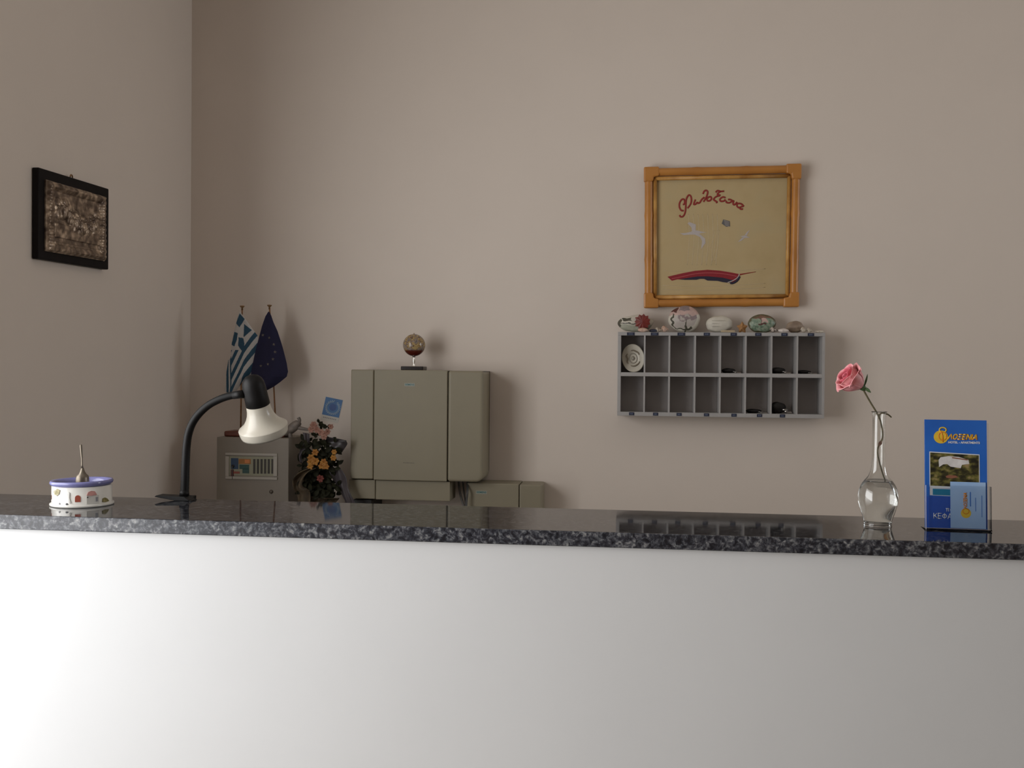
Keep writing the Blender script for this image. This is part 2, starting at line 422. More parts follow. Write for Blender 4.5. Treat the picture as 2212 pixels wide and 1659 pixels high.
for j, (xs, yy, hw, hh) in enumerate((([1362.5,1414,1471.7,1526.7,1584.7,1637.9,1694.4,1751.5], 721.8, 6.4, 3.2), ([1364.3,1416,1466.8,1526,1585.4,1640.5,1690], 897.3, 5.4, 3.2))):
    for i, x in enumerate(xs):
        c = zx(x, yy+(.0 if j == 0 else (i*.25)))
        w = (hw+(1.6 if (j == 0 and i < 3) else 0))/600; h = hh/600
        cz = (kz_t-th_t/2-.0006) if j == 0 else (kz_b+bot1)/2+.0006
        mb = MB().box((c.x-w, YK-.0015, cz-h), (c.x+w, YK-.0002, cz+h), 0)
        for q in range(3): mb.box((c.x-w*.5+q*w*.38, YK-.0019, cz-h*.45), (c.x-w*.5+q*w*.38+w*.17, YK-.0015, cz+h*.45), 1)
        obj('number_tag', mb, [m_tag, m_tagink], tpan if j == 0 else bpan)

# decorative plate standing in the first pigeonhole
m_stoneware = mat('cream_stoneware', (.50, .46, .38), .4, .05, 60)
m_brownink = mat('brown_ornament_paint', (.20, .16, .11), .6)
pc_ = zx(1367, 774); rx = 24.5/ppm(pc_); rz = 31/ppm(pc_)
pM = Matrix.Translation((pc_.x+.001, YK+.035, mid1+rz*.985)) @ Matrix.Rotation(R(-8), 4, 'Y') @ Matrix.Rotation(R(-7), 4, 'X') @ Matrix.Rotation(R(90), 4, 'X') @ Matrix.Diagonal((rx/rz, 1, 1, 1))
pl = thing('decorative_plate', 'round cream plate with raised ornament standing in the first upper pigeonhole', 'plate', (pc_.x, YK+.035, mid1))
obj('plate_body', MB().lathe([(0, -.004), (rz*.6, -.004), (rz, .004), (rz, .0065), (rz*.93, .006), (rz*.6, .0005), (rz*.54, .0012), (rz*.5, 0), (0, 0)], pM, 44), m_stoneware, pl)
mb = MB()
for a0, a1, rr_ in ((20, 100, .56), (140, 215, .56), (240, 330, .56)):
    P = [pM @ Vector((rz*rr_*(1+.12*math.sin(t*9))*math.cos(R(a0+(a1-a0)*t)), rz*rr_*math.sin(R(a0+(a1-a0)*t)), .0028)) for t in [q/14 for q in range(15)]]
    mb.tube(P, [.0012+.0014*math.sin(math.pi*q/14) for q in range(15)], 6)
obj('painted_ornament', mb, m_brownink, pl)
mb = MB().lathe([(rz*.30, .001), (rz*.34, .003), (rz*.38, .001)], pM, 30); mb.lathe([(0, .0045), (rz*.10, .004), (rz*.16, .0005)], pM, 24)
obj('centre_boss', mb, mat('olive_glaze', (.30, .27, .22), .35), pl)

# keys lying in the pigeonholes
m_blackleather = mat('black_key_fob', (.012, .010, .010), .4, .2, 80)
m_steel = mat('key_steel', (.55, .53, .5), .25, .05, 80, metal=1.)
def make_key(label, x, z, s=1.):
    t = thing('room_key', label, 'key', (x, YK+.05, z), 'room keys lying in the rack')
    o = Vector((x, YK+.05, z))
    obj('key_fob', MB().ball(o+Vector((-.010, 0, .0085)), .023, .014, .0085, 20, lump=.35, seed=3), m_blackleather, t)
    P = [o+Vector((.012+.009*math.cos(a), -.004+.009*math.sin(a), .006)) for a in [2*math.pi*q/18 for q in range(19)]]
    obj('key_ring', MB().tube(P, .0011, 6, caps=False), m_steel, t)
    mb = MB().box((x+.018, YK+.042, z+.001), (x+.034, YK+.046, z+.003)); mb.box((x+.03, YK+.046, z+.001), (x+.033, YK+.049, z+.003))
    mb.tube([o+Vector((.016, -.006, .002)), o+Vector((.016, -.006, .0045))], .006, 14)
    obj('key_blade', mb, m_steel, t)
    return t
k0 = make_key('black key fob with small key in the fifth upper pigeonhole', (cellx[4]+cellx[5])/2-.002, mid1)
def copy_thing(r, loc, label, rz=0, sc_=(1, 1, 1)):
    c = r.copy(); COL.objects.link(c); c.location = loc; c['label'] = label; c.rotation_euler = (0, 0, rz); c.scale = sc_
    for ch in r.children:
        d = ch.copy(); COL.objects.link(d); d.parent = c
        for g in ch.children:
            e = g.copy(); COL.objects.link(e); e.parent = d
    return c
for ci, z, lab, sx, sz, off in ((6, mid1, 'black fob and key with a bright glint in the seventh upper pigeonhole', 1., 1.25, -.006),
                      (7, mid1, 'flat dark key fob in the last upper pigeonhole', 1.05, .75, -.004),
                      (5, bot1, 'low dark key fob in the sixth lower pigeonhole', 1.1, .85, 0),
                      (6, bot1, 'bulky black key bundle in the seventh lower pigeonhole', 1.1, 2.3, -.004)):
    copy_thing(k0, Vector(((cellx[ci]+cellx[ci+1])/2+off, YK+.05, z)), lab, 0, (sx, 1, sz))

# stones and shells along the top of the rack
ZR = kz_t
def K(x, y, Y=YK+.05): return at(x, y, Y)
YS = YK+.05
def stone(name, label, x, wpx, hpx, mats, kf=None, lump=.12, seed=1, dep=.5, tilt=0., n=160, cat='painted stone', group=None, Y=YS):
    c = K(x, 700, Y); s_ = 1/ppm(c); rx, rz = wpx*s_/2, hpx*s_/2
    mb = MB(); M = Matrix.Rotation(R(tilt), 3, 'Y')
    mb.ball((0, 0, 0), rx, max(rz, .006)*dep*1.6, rz, n, M=M, lump=lump, seed=seed, kf=kf)
    z0 = min(v.z for v in mb.v)
    d = Vector((c.x, Y, ZR-z0))
    mb.v = [v+d for v in mb.v]
    return mb, d, rx, rz
def put(name, label, cat, mb, mats, group='stones and shells along the rack top'):
    return tag(obj(name, mb, mats), label, cat, group)
m_white = mat('chalk_white_stone', (.56, .52, .44), .6, .06, 60, .2)
m_dkpaint = mat('dark_olive_paint', (.07, .065, .045), .5, .3, 80)
m_redpaint = mat('brick_red_paint', (.16, .018, .011), .5, .25, 90)
m_pale = mat('pale_green_paint', (.38, .38, .30), .5, .1, 60)
m_pinkp = mat('dusty_pink_paint', (.52, .36, .32), .5, .1, 60)
m_mauve = mat('mauve_grey_paint', (.26, .20, .20), .5, .15, 60)
m_green = ramp_mat('mottled_green_paint', [(.35, (.10, .15, .10)), (.5, (.20, .27, .19)), (.65, (.30, .33, .25))], 110, .45)
m_brown = ramp_mat('brown_pebble', [(.3, (.20, .14, .10)), (.7, (.34, .26, .19))], 40, .6)
m_maroon = mat('maroon_paint', (.10, .035, .03), .5)
m_orange = ramp_mat('ochre_dried', [(.3, (.28, .13, .045)), (.7, (.42, .22, .08))], 120, .7, bump=.4)
m_shell = ramp_mat('cream_shell', [(.35, (.40, .33, .26)), (.6, (.66, .60, .50))], 80, .4)
m_shellp = ramp_mat('pink_shell', [(.35, (.48, .30, .22)), (.6, (.60, .44, .35))], 60, .35)
m_dshell = mat('dark_blue_shell', (.03, .035, .06), .3, .3, 90)

def kf1(x, y, z):
    if x < -.2 and .25 < z < .62 and y < 0 and x > -.75: return 1
    if abs(z-(-.05-.1*x)) < .07 and x < .2: return 1
    if x < -.82: return 1
    if z < -.15: return 2
    return 0
mb, d, rx, rz = stone('', '', 1373, 74, 38, None, kf1, .1, 2, .5)
t1 = thing('painted_stone', 'oval stone painted with a dark red flower, leftmost on the rack top', 'painted stone', (d.x, d.y, ZR), 'stones and shells along the rack top')
obj('stone_body', mb, [m_white, m_dkpaint, m_pale], t1)
mb = MB(); fc = K(1388, 695, YS-.034)
P = [Vector((fc.x+math.cos(a)*(.030 if q % 2 else .024)*(1+.06*math.sin(q*5)), fc.y, fc.z+math.sin(a)*(.029 if q % 2 else .022))) for q, a in enumerate([2*math.pi*i/22 for i in range(22)])]
ctr_ = Vector((fc.x, fc.y-.006, fc.z))
mb.add([ctr_]+P+[p+Vector((0, .016, 0)) for p in P], [(0, i+1, (i+1) % 22+1) for i in range(22)]+[(i+1, i+23, (i+1) % 22+23, (i+1) % 22+1) for i in range(22)])
obj('flower_painting', mb, m_redpaint, t1, label='dark red flower with ragged petals')
def kf2(x, y, z):
    r = math.hypot(x, z); a = math.degrees(math.atan2(z, x))
    if y > .2: return 0
    if .72 < r < .82 and (a > 150 or a < -50): return 1
    if z > .62 and abs(x) < .35: return 3
    if z > .5 and x < -.45: return 4
    if z > .30: return 2
    if r < .5 and z > -.15: return 3 if math.sin(x*11)*math.cos(z*12+x*4) > -.1 else 5
    if abs(x-.15-.1*z) < .05 and z < 0: return 1
    if .2 < x < .75 and 0 < z < .3: return 3
    return 5 if r < .7 else 0
mb, d, *_ = stone('', '', 1478, 68, 58, None, kf2, .06, 5, .42)
put('painted_stone', 'largest round stone, painted pink and mauve, standing just below the picture frame', 'painted stone', mb, [m_white, m_dkpaint, m_pinkp, m_mauve, m_maroon, mat('pale_lilac_paint', (.44, .39, .35), .5)])
mb, d, rx, rz = stone('', '', 1553, 57, 37, None, None, .10, 9, .5)
t3 = thing('engraved_stone', 'smooth cream soap-shaped stone with faint scratched writing, middle of the rack top', 'stone', (d.x, d.y, ZR), 'stones and shells along the rack top')
obj('stone_body', mb, m_white, t3)
mb = MB()
for j in range(3):
    P = [Vector((d.x-rx*.55+rx*1.0*q/24, d.y-rz*.8*math.sqrt(max(.05, 1-((-.55+q/24)**2)-(.35-j*.33)**2))-.0006, d.z+rz*(.35-j*.33)+.0012*math.sin(q*2.1+j))) for q in range(25)]
    mb.tube(P, .0005, 5)
obj('scratched_marks', mb, mat('scratch_grey', (.34, .31, .26), .7), t3)
# starfish, leaning upright
mb = MB(); c = K(1603, 702); poly = []
for q in range(10):
    a = R(90)+q*math.pi/5; r_ = (.023 if q % 2 == 0 else .0135)
    poly.append(Vector((c.x+math.cos(a)*r_*.9, 0, math.sin(a)*r_)))
z0 = min(p.z for p in poly)
pts = [Vector((p.x, YS-.005, p.z-z0+ZR)) for p in poly]; cc = Vector((c.x, YS-.005, ZR-z0))
mb.add([cc+Vector((0, -.008, 0)), cc+Vector((0, .006, 0))]+pts, [(0, i+2, (i+1) % 10+2) for i in range(10)]+[(1, (i+1) % 10+2, i+2) for i in range(10)])
put('starfish', 'small ochre starfish leaning between the cream stone and the green stone', 'starfish', mb, m_orange)
def kf5(x, y, z):
    r = math.hypot(x, z)
    if y > .3: return 1
    if r > .86: return 1
    if -.30 < x < .32 and -.12 < z+.25*abs(x) < .06: return 2
    if -.05 < x < .35 and .1 < z < .62 and (x-.0) < .62-z+.1: return 3
    if abs(x+.05) < .03 and 0 < z < .6: return 2
    if z > .55: return 4
    return 0
mb, d, *_ = stone('', '', 1645.5, 59, 40, None, kf5, .06, 11, .45)
put('painted_stone', 'green mottled stone painted with a small red boat and brown rim', 'painted stone', mb, [m_green, mat('olive_brown_paint', (.11, .10, .055), .5, .3, 90), m_maroon, m_pinkp, mat('rust_paint', (.20, .11, .075), .5, .2, 80)])
mb, d, *_ = stone('', '', 1717, 38, 25, None, None, .14, 4, .6)
put('pebble', 'plain brown egg-shaped pebble near the right end of the rack top', 'pebble', mb, m_brown)
def scallop(x, w, h, m, label, name='seashell', Y=YS-.025, ribs=7, seed=0):
    c = K(x, 710, Y); s_ = 1/ppm(c); mb = MB()
    def fn(u, v):
        th = math.pi*(.02+.96*v); a = 2*math.pi*u
        k = 1+.07*math.cos(a*ribs)
        return (c.x+w/2*s_*math.sin(th)*math.cos(a)*k, Y+w/3*s_*math.sin(th)*math.sin(a)*k, ZR+h/2*s_*(1-math.cos(th)*(1-.15*math.sin(a))))
    mb.grid(fn, 42, 12)
    return put(name, label, 'seashell', mb, m)
def spiral(x, L, r, m, label, Y=YS-.02, ang=0):
    c = K(x, 710, Y); s_ = 1/ppm(c); mb = MB(); L *= s_; r *= s_; P = []; rad = []
    for q in range(60):
        t = q/59; a = t*2*math.pi*3.2; rr_ = r*(1-t)*.55
        P.append(Vector((c.x-L/2+L*t*math.cos(ang), Y+rr_*math.cos(a), ZR+r+rr_*math.sin(a)+L*t*math.sin(ang)))); rad.append(max(r*.62*(1-t*.9), .0006))
    mb.tube(P, rad, 10)
    zmin = min(v.z for v in mb.v)
    for v in mb.v: v.z += ZR-zmin
    return put('spiral_seashell', label, 'seashell', mb, m)
scallop(1388, 21, 9, m_shellp, 'pale pink shell lying in front of the red flower stone', Y=YS-.047)
scallop(1411, 18, 7, m_dshell, 'tiny dark blue shell right of the red flower stone')
spiral(1425, 13, 5.5, m_shell, 'small cream spiral shell between the dark blue shell and the largest round stone')
spiral(1439, 12, 7.5, m_shellp, 'small pinkish spiral shell touching the left side of the largest round stone')
mb = MB(); a = K(1557, 712, YS-.038); b = K(1588, 712, YS-.038)
mb.tube([Vector((a.x+(b.x-a.x)*t, YS-.038, ZR+.0042)) for t in (0, .1, .5, .9, 1)], [.002, .0042, .0042, .004, .002], 10)
put('pale_stick', 'short pale stick lying in front of the cream stone', 'stick', mb, mat('pale_driftwood', (.48, .38, .25), .7, .1, 80))
spiral(1676, 20, 6.5, ramp_mat('brown_banded_shell', [(.4, (.08, .06, .05)), (.55, (.5, .42, .36))], 160, .4), 'brown and white banded shell beside the green stone')
scallop(1692, 22, 9, mat('white_shell', (.62, .55, .50), .35, .05), 'small white shell in front between the green stone and brown pebble', Y=YS-.04)
spiral(1739, 11, 6.5, m_shell, 'small striped shell touching the right side of the brown pebble')
spiral(1751, 10, 5.5, m_shell, 'tiny cream shell, second one right of the brown pebble')
scallop(1770, 18, 6, m_shell, 'small flat cream shell at the far right end of the rack top')

# ------------------------------------------------------------------ telephone cabinets
m_pbx = mat('beige_grey_plastic', (.25, .22, .155), .45, .02, 12, spec=.35)
m_pbxd = mat('seam_shadow_grey', (.11, .095, .075), .6)
m_teal = mat('teal_badge_ink', (.05, .16, .16), .4)
m_plate = mat('badge_plate', (.30, .30, .25), .4)
def face_x(px, py, Y): return at(px, py, Y).x
def badge(parent, x, y, Y, wpx, s, k=2):
    c = at(x, y, Y); w = wpx/ppm(c)
    M = frame_M((c.x, Y-.0012, c.z), (1, 0, 0), (0, 0, 1), (0, -1, 0))
    mb = MB().box((c.x-w*.55, Y-.001, c.z-w*.16), (c.x+w*.55, Y-.0001, c.z+w*.16), 0)
    text_mb(mb, s, M, w*.26, 1, .0002, bold=.0002)
    obj('badge', mb, [m_plate, m_teal], parent, label='small teal name badge')
YX = 3.50
xa, xb, xc_, xd = face_x(757, 915, YX), face_x(807, 915, YX), face_x(966, 915, YX), face_x(1043, 915, YX)
zt, zb_ = at(900, 799.5, YX).z, at(900, 1037.5, YX).z
cab = thing('telephone_exchange_cabinet', 'large beige grey wall cabinet with three front panels under the small globe', 'cabinet', ((xa+xd)/2, YX, zb_))
def rr_poly(x0, x1, z0, z1, r0, r1, n=6):
    """rounded lower corners r0 (left) r1 (right)"""
    P = [(x0, z1), (x1, z1)]
    P += [(x1-r1+r1*math.cos(a), z0+r1-r1*math.sin(a)) for a in [math.pi/2*i/n for i in range(n+1)]] if r1 else [(x1, z0)]
    P += [(x0+r0-r0*math.sin(a), z0+r0-r0*math.cos(a)) for a in [math.pi/2*i/n for i in range(n+1)]] if r0 else [(x0, z0)]
    return P[::-1]
def plate(x0, x1, z0, z1, Y0, Y1, r0=0, r1=0):
    return MB().prism([Vector((x, Y0, z)) for x, z in rr_poly(x0, x1, z0, z1, r0, r1)], (0, Y1-Y0, 0))
obj('housing', plate(xa+.004, xd-.002, zb_+.006, zt-.002, YX+.012, YB-.001, 0, .022), m_pbxd, cab)
obj('side_panel', plate(xa, xb-.0012, zb_, zt, YX+.002, YB-.02, .008, 0), m_pbx, cab, bevel=.004)
fc1 = obj('front_cover', plate(xb+.0008, xc_-.0008, zb_-.002, zt, YX, YX+.10), m_pbx, cab, bevel=.0025)
obj('side_panel', plate(xc_+.0012, xd, zb_-.002, zt-.001, YX+.002, YB-.02, 0, .024), m_pbx, cab, bevel=.010, seg=4)
badge(fc1, 885, 831, YX, 21, 'SIEMENS')
c = at(883, 1000, YX); mb = MB()
for q in range(9): mb.box((c.x-.02+q*.0046, YX-.0006, c.z-.0009), (c.x-.02+q*.0046+.003, YX-.00005, c.z+.0009*(1 if q % 3 else 1.6)))
obj('model_print', mb, m_pbxd, fc1, label='tiny line of dark print')
# lower base unit
YX2 = 3.515
la, lb, lc = face_x(754, 1058, YX2), face_x(811, 1058, YX2), face_x(972, 1058, YX2)
lz1, lz0 = zb_-.004, at(860, 1080, YX2).z
low = thing('cable_base_unit', 'shallow beige grey base unit directly beneath the large cabinet', 'cabinet', ((la+lc)/2, YX2, lz0))
obj('housing', plate(la+.004, lc-.03, lz0+.003, lz1, YX2+.012, YB-.001, .015, 0), m_pbxd, low)
obj('side_panel', plate(la, lb-.0012, lz0+.001, lz1, YX2+.001, YB-.03, .022, 0), m_pbx, low, bevel=.003)
obj('front_cover', plate(lb+.0008, lc, lz0, lz1, YX2, YX2+.11), m_pbx, low, bevel=.002)
# small cabinet, lower right
YX3 = 3.56
sa, sb, sd = face_x(1009, 1070, YX3), face_x(1121, 1070, YX3), face_x(1170, 1070, YX3)
sz1 = at(1090, 1045, YX3).z; sz0 = .7505
sm = thing('telephone_junction_box', 'smaller beige grey wall cabinet, low to the right of the large one', 'cabinet', ((sa+sd)/2, YX3, sz0))
fc3 = obj('front_cover', plate(sa, sb-.001, sz0, sz1, YX3, YB-.002), m_pbx, sm, bevel=.003)
obj('side_panel', plate(sb+.001, sd, sz0, sz1-.001, YX3+.001, YB-.002), m_pbx, sm, bevel=.006, seg=3)
badge(fc3, 1040, 1063.5, YX3, 22, 'SIEMENS')
# cables hanging between cabinets
m_cable = mat('grey_cable', (.13, .12, .115), .5); m_cabled = mat('dark_cable', (.05, .047, .045), .5)
def cable(pts, r, mt, label):
    P = spline([at(x, y, Y) for x, y, Y in pts], 6)
    return tag(obj('cable', MB().tube(P, r, 8), mt), label, 'cable', 'cables hanging under the large cabinet')
cable([(990, 1028, 3.60), (993, 1060, 3.58), (999, 1085, 3.57), (1003, 1096, 3.57), (1003, 1112, 3.575), (1003, 1226, 3.575)], .0042, m_cable, 'grey cable, leftmost of the three hanging under the large cabinet')
cable([(1009, 1028, 3.60), (1010, 1058, 3.545), (1008, 1080, 3.54), (1007, 1100, 3.535), (1007, 1114, 3.535), (1005, 1232, 3.535)], .0042, m_cabled, 'dark cable hanging right beside the smaller cabinet')
cable([(998, 1026, 3.61), (1002, 1060, 3.60), (1005, 1085, 3.59), (1006, 1112, 3.605), (1005, 1218, 3.605)], .0030, m_cable, 'thin grey cable, middle of the three hanging under the large cabinet')
# dark power supply under the base unit
a = at(768, 1079, 3.56); b = at(808, 1079, 3.56)
pw = thing('power_supply', 'black box just below the base unit, partly behind the counter', 'power supply', ((a.x+b.x)/2, 3.56, lz0-.06))
obj('case', MB().box((a.x, 3.53, lz0-.055), (b.x, YB-.001, lz0-.004)), mat('black_plastic', (.012, .011, .010), .5), pw, bevel=.003)

# globe on the cabinet
gc = at(894.5, 745.5, 3.57); gr = 24/ppm(gc)
gl = thing('miniature_globe', 'miniature brown and gold globe on a black base on the large cabinet', 'globe', (gc.x, 3.57, zt))
m_globe = bpy.data.materials.new('stone_inlay_globe'); m_globe.use_nodes = True
nt = m_globe.node_tree; b_ = nt.nodes['Principled BSDF']; b_.inputs['Roughness'].default_value = .22
tc = nt.nodes.new('ShaderNodeTexCoord'); n_ = nt.nodes.new('ShaderNodeTexNoise'); n_.inputs['Scale'].default_value = 75; n_.inputs['Detail'].default_value = 4
sx_ = nt.nodes.new('ShaderNodeSeparateXYZ'); nt.links.new(tc.outputs['Object'], n_.inputs['Vector']); nt.links.new(tc.outputs['Object'], sx_.inputs[0])
r1 = nt.nodes.new('ShaderNodeValToRGB'); e = r1.color_ramp.elements; e.new(.48); e.new(.52); e.new(.6)
for i, (p, c) in enumerate([(.36, (.12, .10, .09)), (.44, (.30, .24, .19)), (.50, (.11, .045, .02)), (.54, (.42, .32, .15)), (.66, (.22, .11, .03))]): e[i].position = p; e[i].color = c+(1,)
nt.links.new(n_.outputs['Fac'], r1.inputs['Fac'])
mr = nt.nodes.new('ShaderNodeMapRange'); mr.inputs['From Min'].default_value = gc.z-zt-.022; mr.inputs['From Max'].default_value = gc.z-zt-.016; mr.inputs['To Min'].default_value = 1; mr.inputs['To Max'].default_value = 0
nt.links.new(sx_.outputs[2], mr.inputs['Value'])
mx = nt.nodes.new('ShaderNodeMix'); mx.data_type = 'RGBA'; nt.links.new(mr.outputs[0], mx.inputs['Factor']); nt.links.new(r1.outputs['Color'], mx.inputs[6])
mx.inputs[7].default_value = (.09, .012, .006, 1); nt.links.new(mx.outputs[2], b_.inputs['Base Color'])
mb = MB().ball(gc, gr, n=40); mb.tube([gc+Vector((-.001, 0, gr*.97)), gc+Vector((.0, 0, gr*1.09))], [.003, .001], 8)
obj('sphere', mb, m_globe, gl)
sH = gc.z-gr-zt
obj('stem', MB().lathe([(0, 0), (.006, 0), (.0048, .004), (.0034, sH*.35), (.0062, sH*.55), (.0045, sH*.8), (.006, sH+.001), (0, sH+.001)], Matrix.Translation((gc.x-.0005, 3.57, zt+.011)) @ Matrix.Diagonal((1, 1, (sH-.011)/sH, 1)), 20), mat('polished_pale_metal', (.7, .66, .6), .2, .03, metal=.9), gl)
w = 24.5/ppm(gc)
obj('base', MB().box((gc.x-w, 3.57-w*.8, zt), (gc.x+w, 3.57+w*.8, zt+.0135)), mat('black_lacquer', (.012, .008, .007), .15), gl, bevel=.002)

# ------------------------------------------------------------------ poster on the wall
YPO = YB-.0009
m_blue = ramp_mat('poster_blue', [(.3, (.035, .12, .30)), (.7, (.05, .17, .38))], 20, .5)
m_paper = mat('poster_paper', (.62, .58, .52), .7, .02)
m_inkgrey = mat('poster_grey_ink', (.30, .28, .27), .6); m_inkwhite = mat('poster_pale_ink', (.42, .52, .60), .6, .1, 100)
m_blue2 = mat('poster_deep_blue', (.022, .075, .25), .5)
TLp, TRp, BRp, BLp = at(704, 857, YPO), at(740.5, 864.5, YPO), at(732, 904, YPO), at(695.5, 895, YPO)
ex = (TRp-TLp); ey = (BLp-TLp)
def po(u, v, d=0): p = TLp+ex*u+ey*v; return Vector((p.x, YPO-d, p.z))
mb = MB().prism([po(-.02, -.02), po(1.02, -.02), po(1.02, 1.30), po(-.02, 1.30)], (0, .001, 0), 0)
mb.prism([po(0, 0, .0003), po(1, 0, .0003), po(1, 1, .0003), po(0, 1, .0003)], (0, .0002, 0), 1)
for q in range(44):
    a = 2*math.pi*q/44
    if abs(a-5.0) < .25: continue
    u, v = .53+(.35+.06*(q % 2))*math.cos(a), .52+(.32+.06*(q % 2))*math.sin(a)
    p = po(u, v, .0006); 
    dirv = Vector((math.cos(a+1.1), 0, -math.sin(a+1.1)))
    mb.tube([p-dirv*.0042, p, p+dirv*.0042], [.0004, .0018, .0004], 6, 3, squash=.3, flatdir=(0, -1, 0))
mb.prism([po(.53+.21*math.cos(t), .50+.20*math.sin(t), .0005) for t in [2*math.pi*i/24 for i in range(24)]], (0, .0002, 0), 4)
for q in range(8): mb.prism([po(.10+q*.1, 1.10, .0003), po(.165+q*.1, 1.10, .0003), po(.165+q*.1, 1.17, .0003), po(.10+q*.1, 1.17, .0003)], (0, .0002, 0), 2)
tag(obj('poster', mb, [m_paper, m_blue, m_inkgrey, m_inkwhite, m_blue2]), 'small tilted blue poster with a pale wreath ring on the wall', 'poster')

# ------------------------------------------------------------------ grey control box
YG = 3.50
m_gbox = mat('grey_box_enamel', (.24, .205, .165), .5, .03, 14)
m_gframe = mat('light_bezel', (.40, .365, .315), .5, .02)
g0, g1 = at(468, 1010, YG).x, at(623.5, 1010, YG).x
gz1 = at(545, 945.5, YG).z; gz0 = .751
gb = thing('control_box', 'grey metal control box with a coloured label window, carrying the two flags', 'control box', ((g0+g1)/2, YG, gz0))
obj('housing', MB().box((g0, YG, gz0), (g1, YB-.004, gz1)), m_gbox, gb, bevel=.002)
def gq(x, y, d=0): p = at(x, y, YG); return Vector((p.x, YG-d, p.z))
def gbox(mb, x0, y0, x1, y1, d0, d1, k=0):
    a, b = gq(x0, y0), gq(x1, y1); mb.box((a.x, YG-d1, b.z), (b.x, YG-d0, a.z), k)
def g6(x, y): return (440+x/9.217, 920+y/9.217)
mb = MB()
x0, y0 = g6(440, 530); x1, y1 = g6(1470, 1075); xi0_, yi0 = g6(510, 600); xi1_, yi1 = g6(1395, 1000)
gbox(mb, x0, y0, x1, yi0, 0, .005); gbox(mb, x0, yi1, x1, y1, 0, .005); gbox(mb, x0, yi0, xi0_, yi1, 0, .005); gbox(mb, xi1_, yi0, x1, yi1, 0, .005)
bz_l = obj('bezel', mb, m_gframe, gb, bevel=.001)
mb = MB()
gbox(mb, xi0_, yi0, xi1_, yi1, 0, .0008, 0)
for (xx0, yy0, xx1, yy1, k) in ((545, 640, 690, 860, 1), (700, 655, 940, 760, 2), (820, 670, 920, 740, 3), (715, 770, 905, 860, 4), (775, 850, 905, 945, 4), (560, 905, 720, 950, 5), (545, 870, 600, 1000, 6)):
    gbox(mb, *g6(xx0, yy0), *g6(xx1, yy1), .0008, .0012+.0002*k, k)
obj('label_plate', mb, [mat('pale_olive_label', (.30, .29, .20), .5), mat('label_blue', (.02, .05, .11), .5), mat('label_orange', (.34, .13, .02), .5), mat('label_bright_orange', (.60, .20, .05), .5), mat('label_green', (.02, .07, .06), .5), mat('label_red', (.28, .06, .04), .5), mat('label_maroon', (.10, .012, .01), .5)], bz_l)
mb = MB()
for q in range(6): gbox(mb, *g6(990+q*72, 660), *g6(1030+q*72, 950), .0008, .0020)
obj('vent_slots', mb, mat('vent_dark', (.045, .038, .030), .6), bz_l)
a = gq(*g6(1345, 1310)); obj('lock', MB().lathe([(0, .004), (.0065, .004), (.0075, 0), (0, 0)], frame_M(a, (1, 0, 0), (0, 0, 1), (0, -1, 0)), 20), mat('dull_lock_metal', (.12, .10, .08), .4, metal=.5), gb)
ky = thing('small_key', 'small dark key hanging from the label window of the grey control box', 'key', gq(*g6(575, 1070)))
a, b2 = gq(*g6(575, 800), .004), gq(*g6(580, 1060), .005)
obj('key_bow', MB().lathe([(0, .003), (.0055, .003), (.0055, 0), (0, 0)], frame_M(gq(*g6(590, 800), .0015), (1, 0, 0), (0, 0, 1), (0, -1, 0)), 16), m_blackleather, ky)
obj('key_blade', MB().tube([a, b2], [.0018, .0012], 8), m_cable, ky)

# ------------------------------------------------------------------ flags
YFL = 3.575
m_wood = ramp_mat('mahogany_base', [(.3, (.10, .022, .012)), (.7, (.20, .05, .022))], 30, .35, stretch=(1, 1, 6))
m_pole = ramp_mat('brown_wood_pole', [(.3, (.20, .09, .04)), (.7, (.32, .16, .07))], 60, .4)
m_brass = mat('dull_brass', (.26, .15, .07), .4, .1, metal=.6)
def F2(x, y): return (440+x/5.53, 640+y/5.53)
fb_ = thing('flag_stand', 'reddish wooden stand with two poles on top of the grey control box', 'flag stand', ((g0+g1)/2, YFL, gz1))
a, b2 = at(494, 940, YFL).x, at(622, 940, YFL).x
obj('base', MB().box((a, YFL-.045, gz1), (b2, YFL+.045, gz1+.021)), m_wood, fb_, bevel=.006, seg=3)
poles = [((460, 120), (443, 1560)), ((786, 110), (862, 1560))]
for (p0, p1) in poles:
    A, B = at(*F2(*p0), YFL), at(*F2(*p1), YFL); B = A+(B-A)*((A.z-gz1-.019)/(A.z-B.z))
    po_ = obj('pole', MB().tube([A, A.lerp(B, .5), B], .0030, 10), m_pole, fb_)
    obj('finial', MB().lathe([(0, -.014), (.0036, -.014), (.0032, -.006), (.0085, -.001), (.009, .002), (.003, .003), (0, .003)], Matrix.Translation(A), 18), m_brass, po_)
def flag(name, label, L, Rr, y0, y1, kf, mats, Yc, amp, phase, nu, nv, colr=None):
    def fn(u, v):
        y = y0+(y1-y0)*v; xl, xr = lerp_tab(L, y), lerp_tab(Rr, y); x = xl+(xr-xl)*u
        g = min(1, v*2.5+.05)
        Y = Yc-amp*g*(math.cos((u-.5)*math.pi)*1.1+.5*math.sin(u*8+phase+v*2.)-.25)
        p = at(*F2(x, y), Yc); return Vector((p.x, Y, p.z))
    def kk(u, v):
        y = y0+(y1-y0)*v; xl, xr = lerp_tab(L, y), lerp_tab(Rr, y); x = xl+(xr-xl)*u
        return kf(x, y)
    mb = MB().grid(fn, nu, nv, 0, kk)
    return tag(obj(name, mb, mats, solid=.0008), label, 'flag', 'two table flags on the stand')
m_gblue = mat('greek_flag_blue', (.011, .058, .105), .7, .1, 60); m_gwhite = mat('flag_white', (.50, .48, .46), .8, .05, 60)
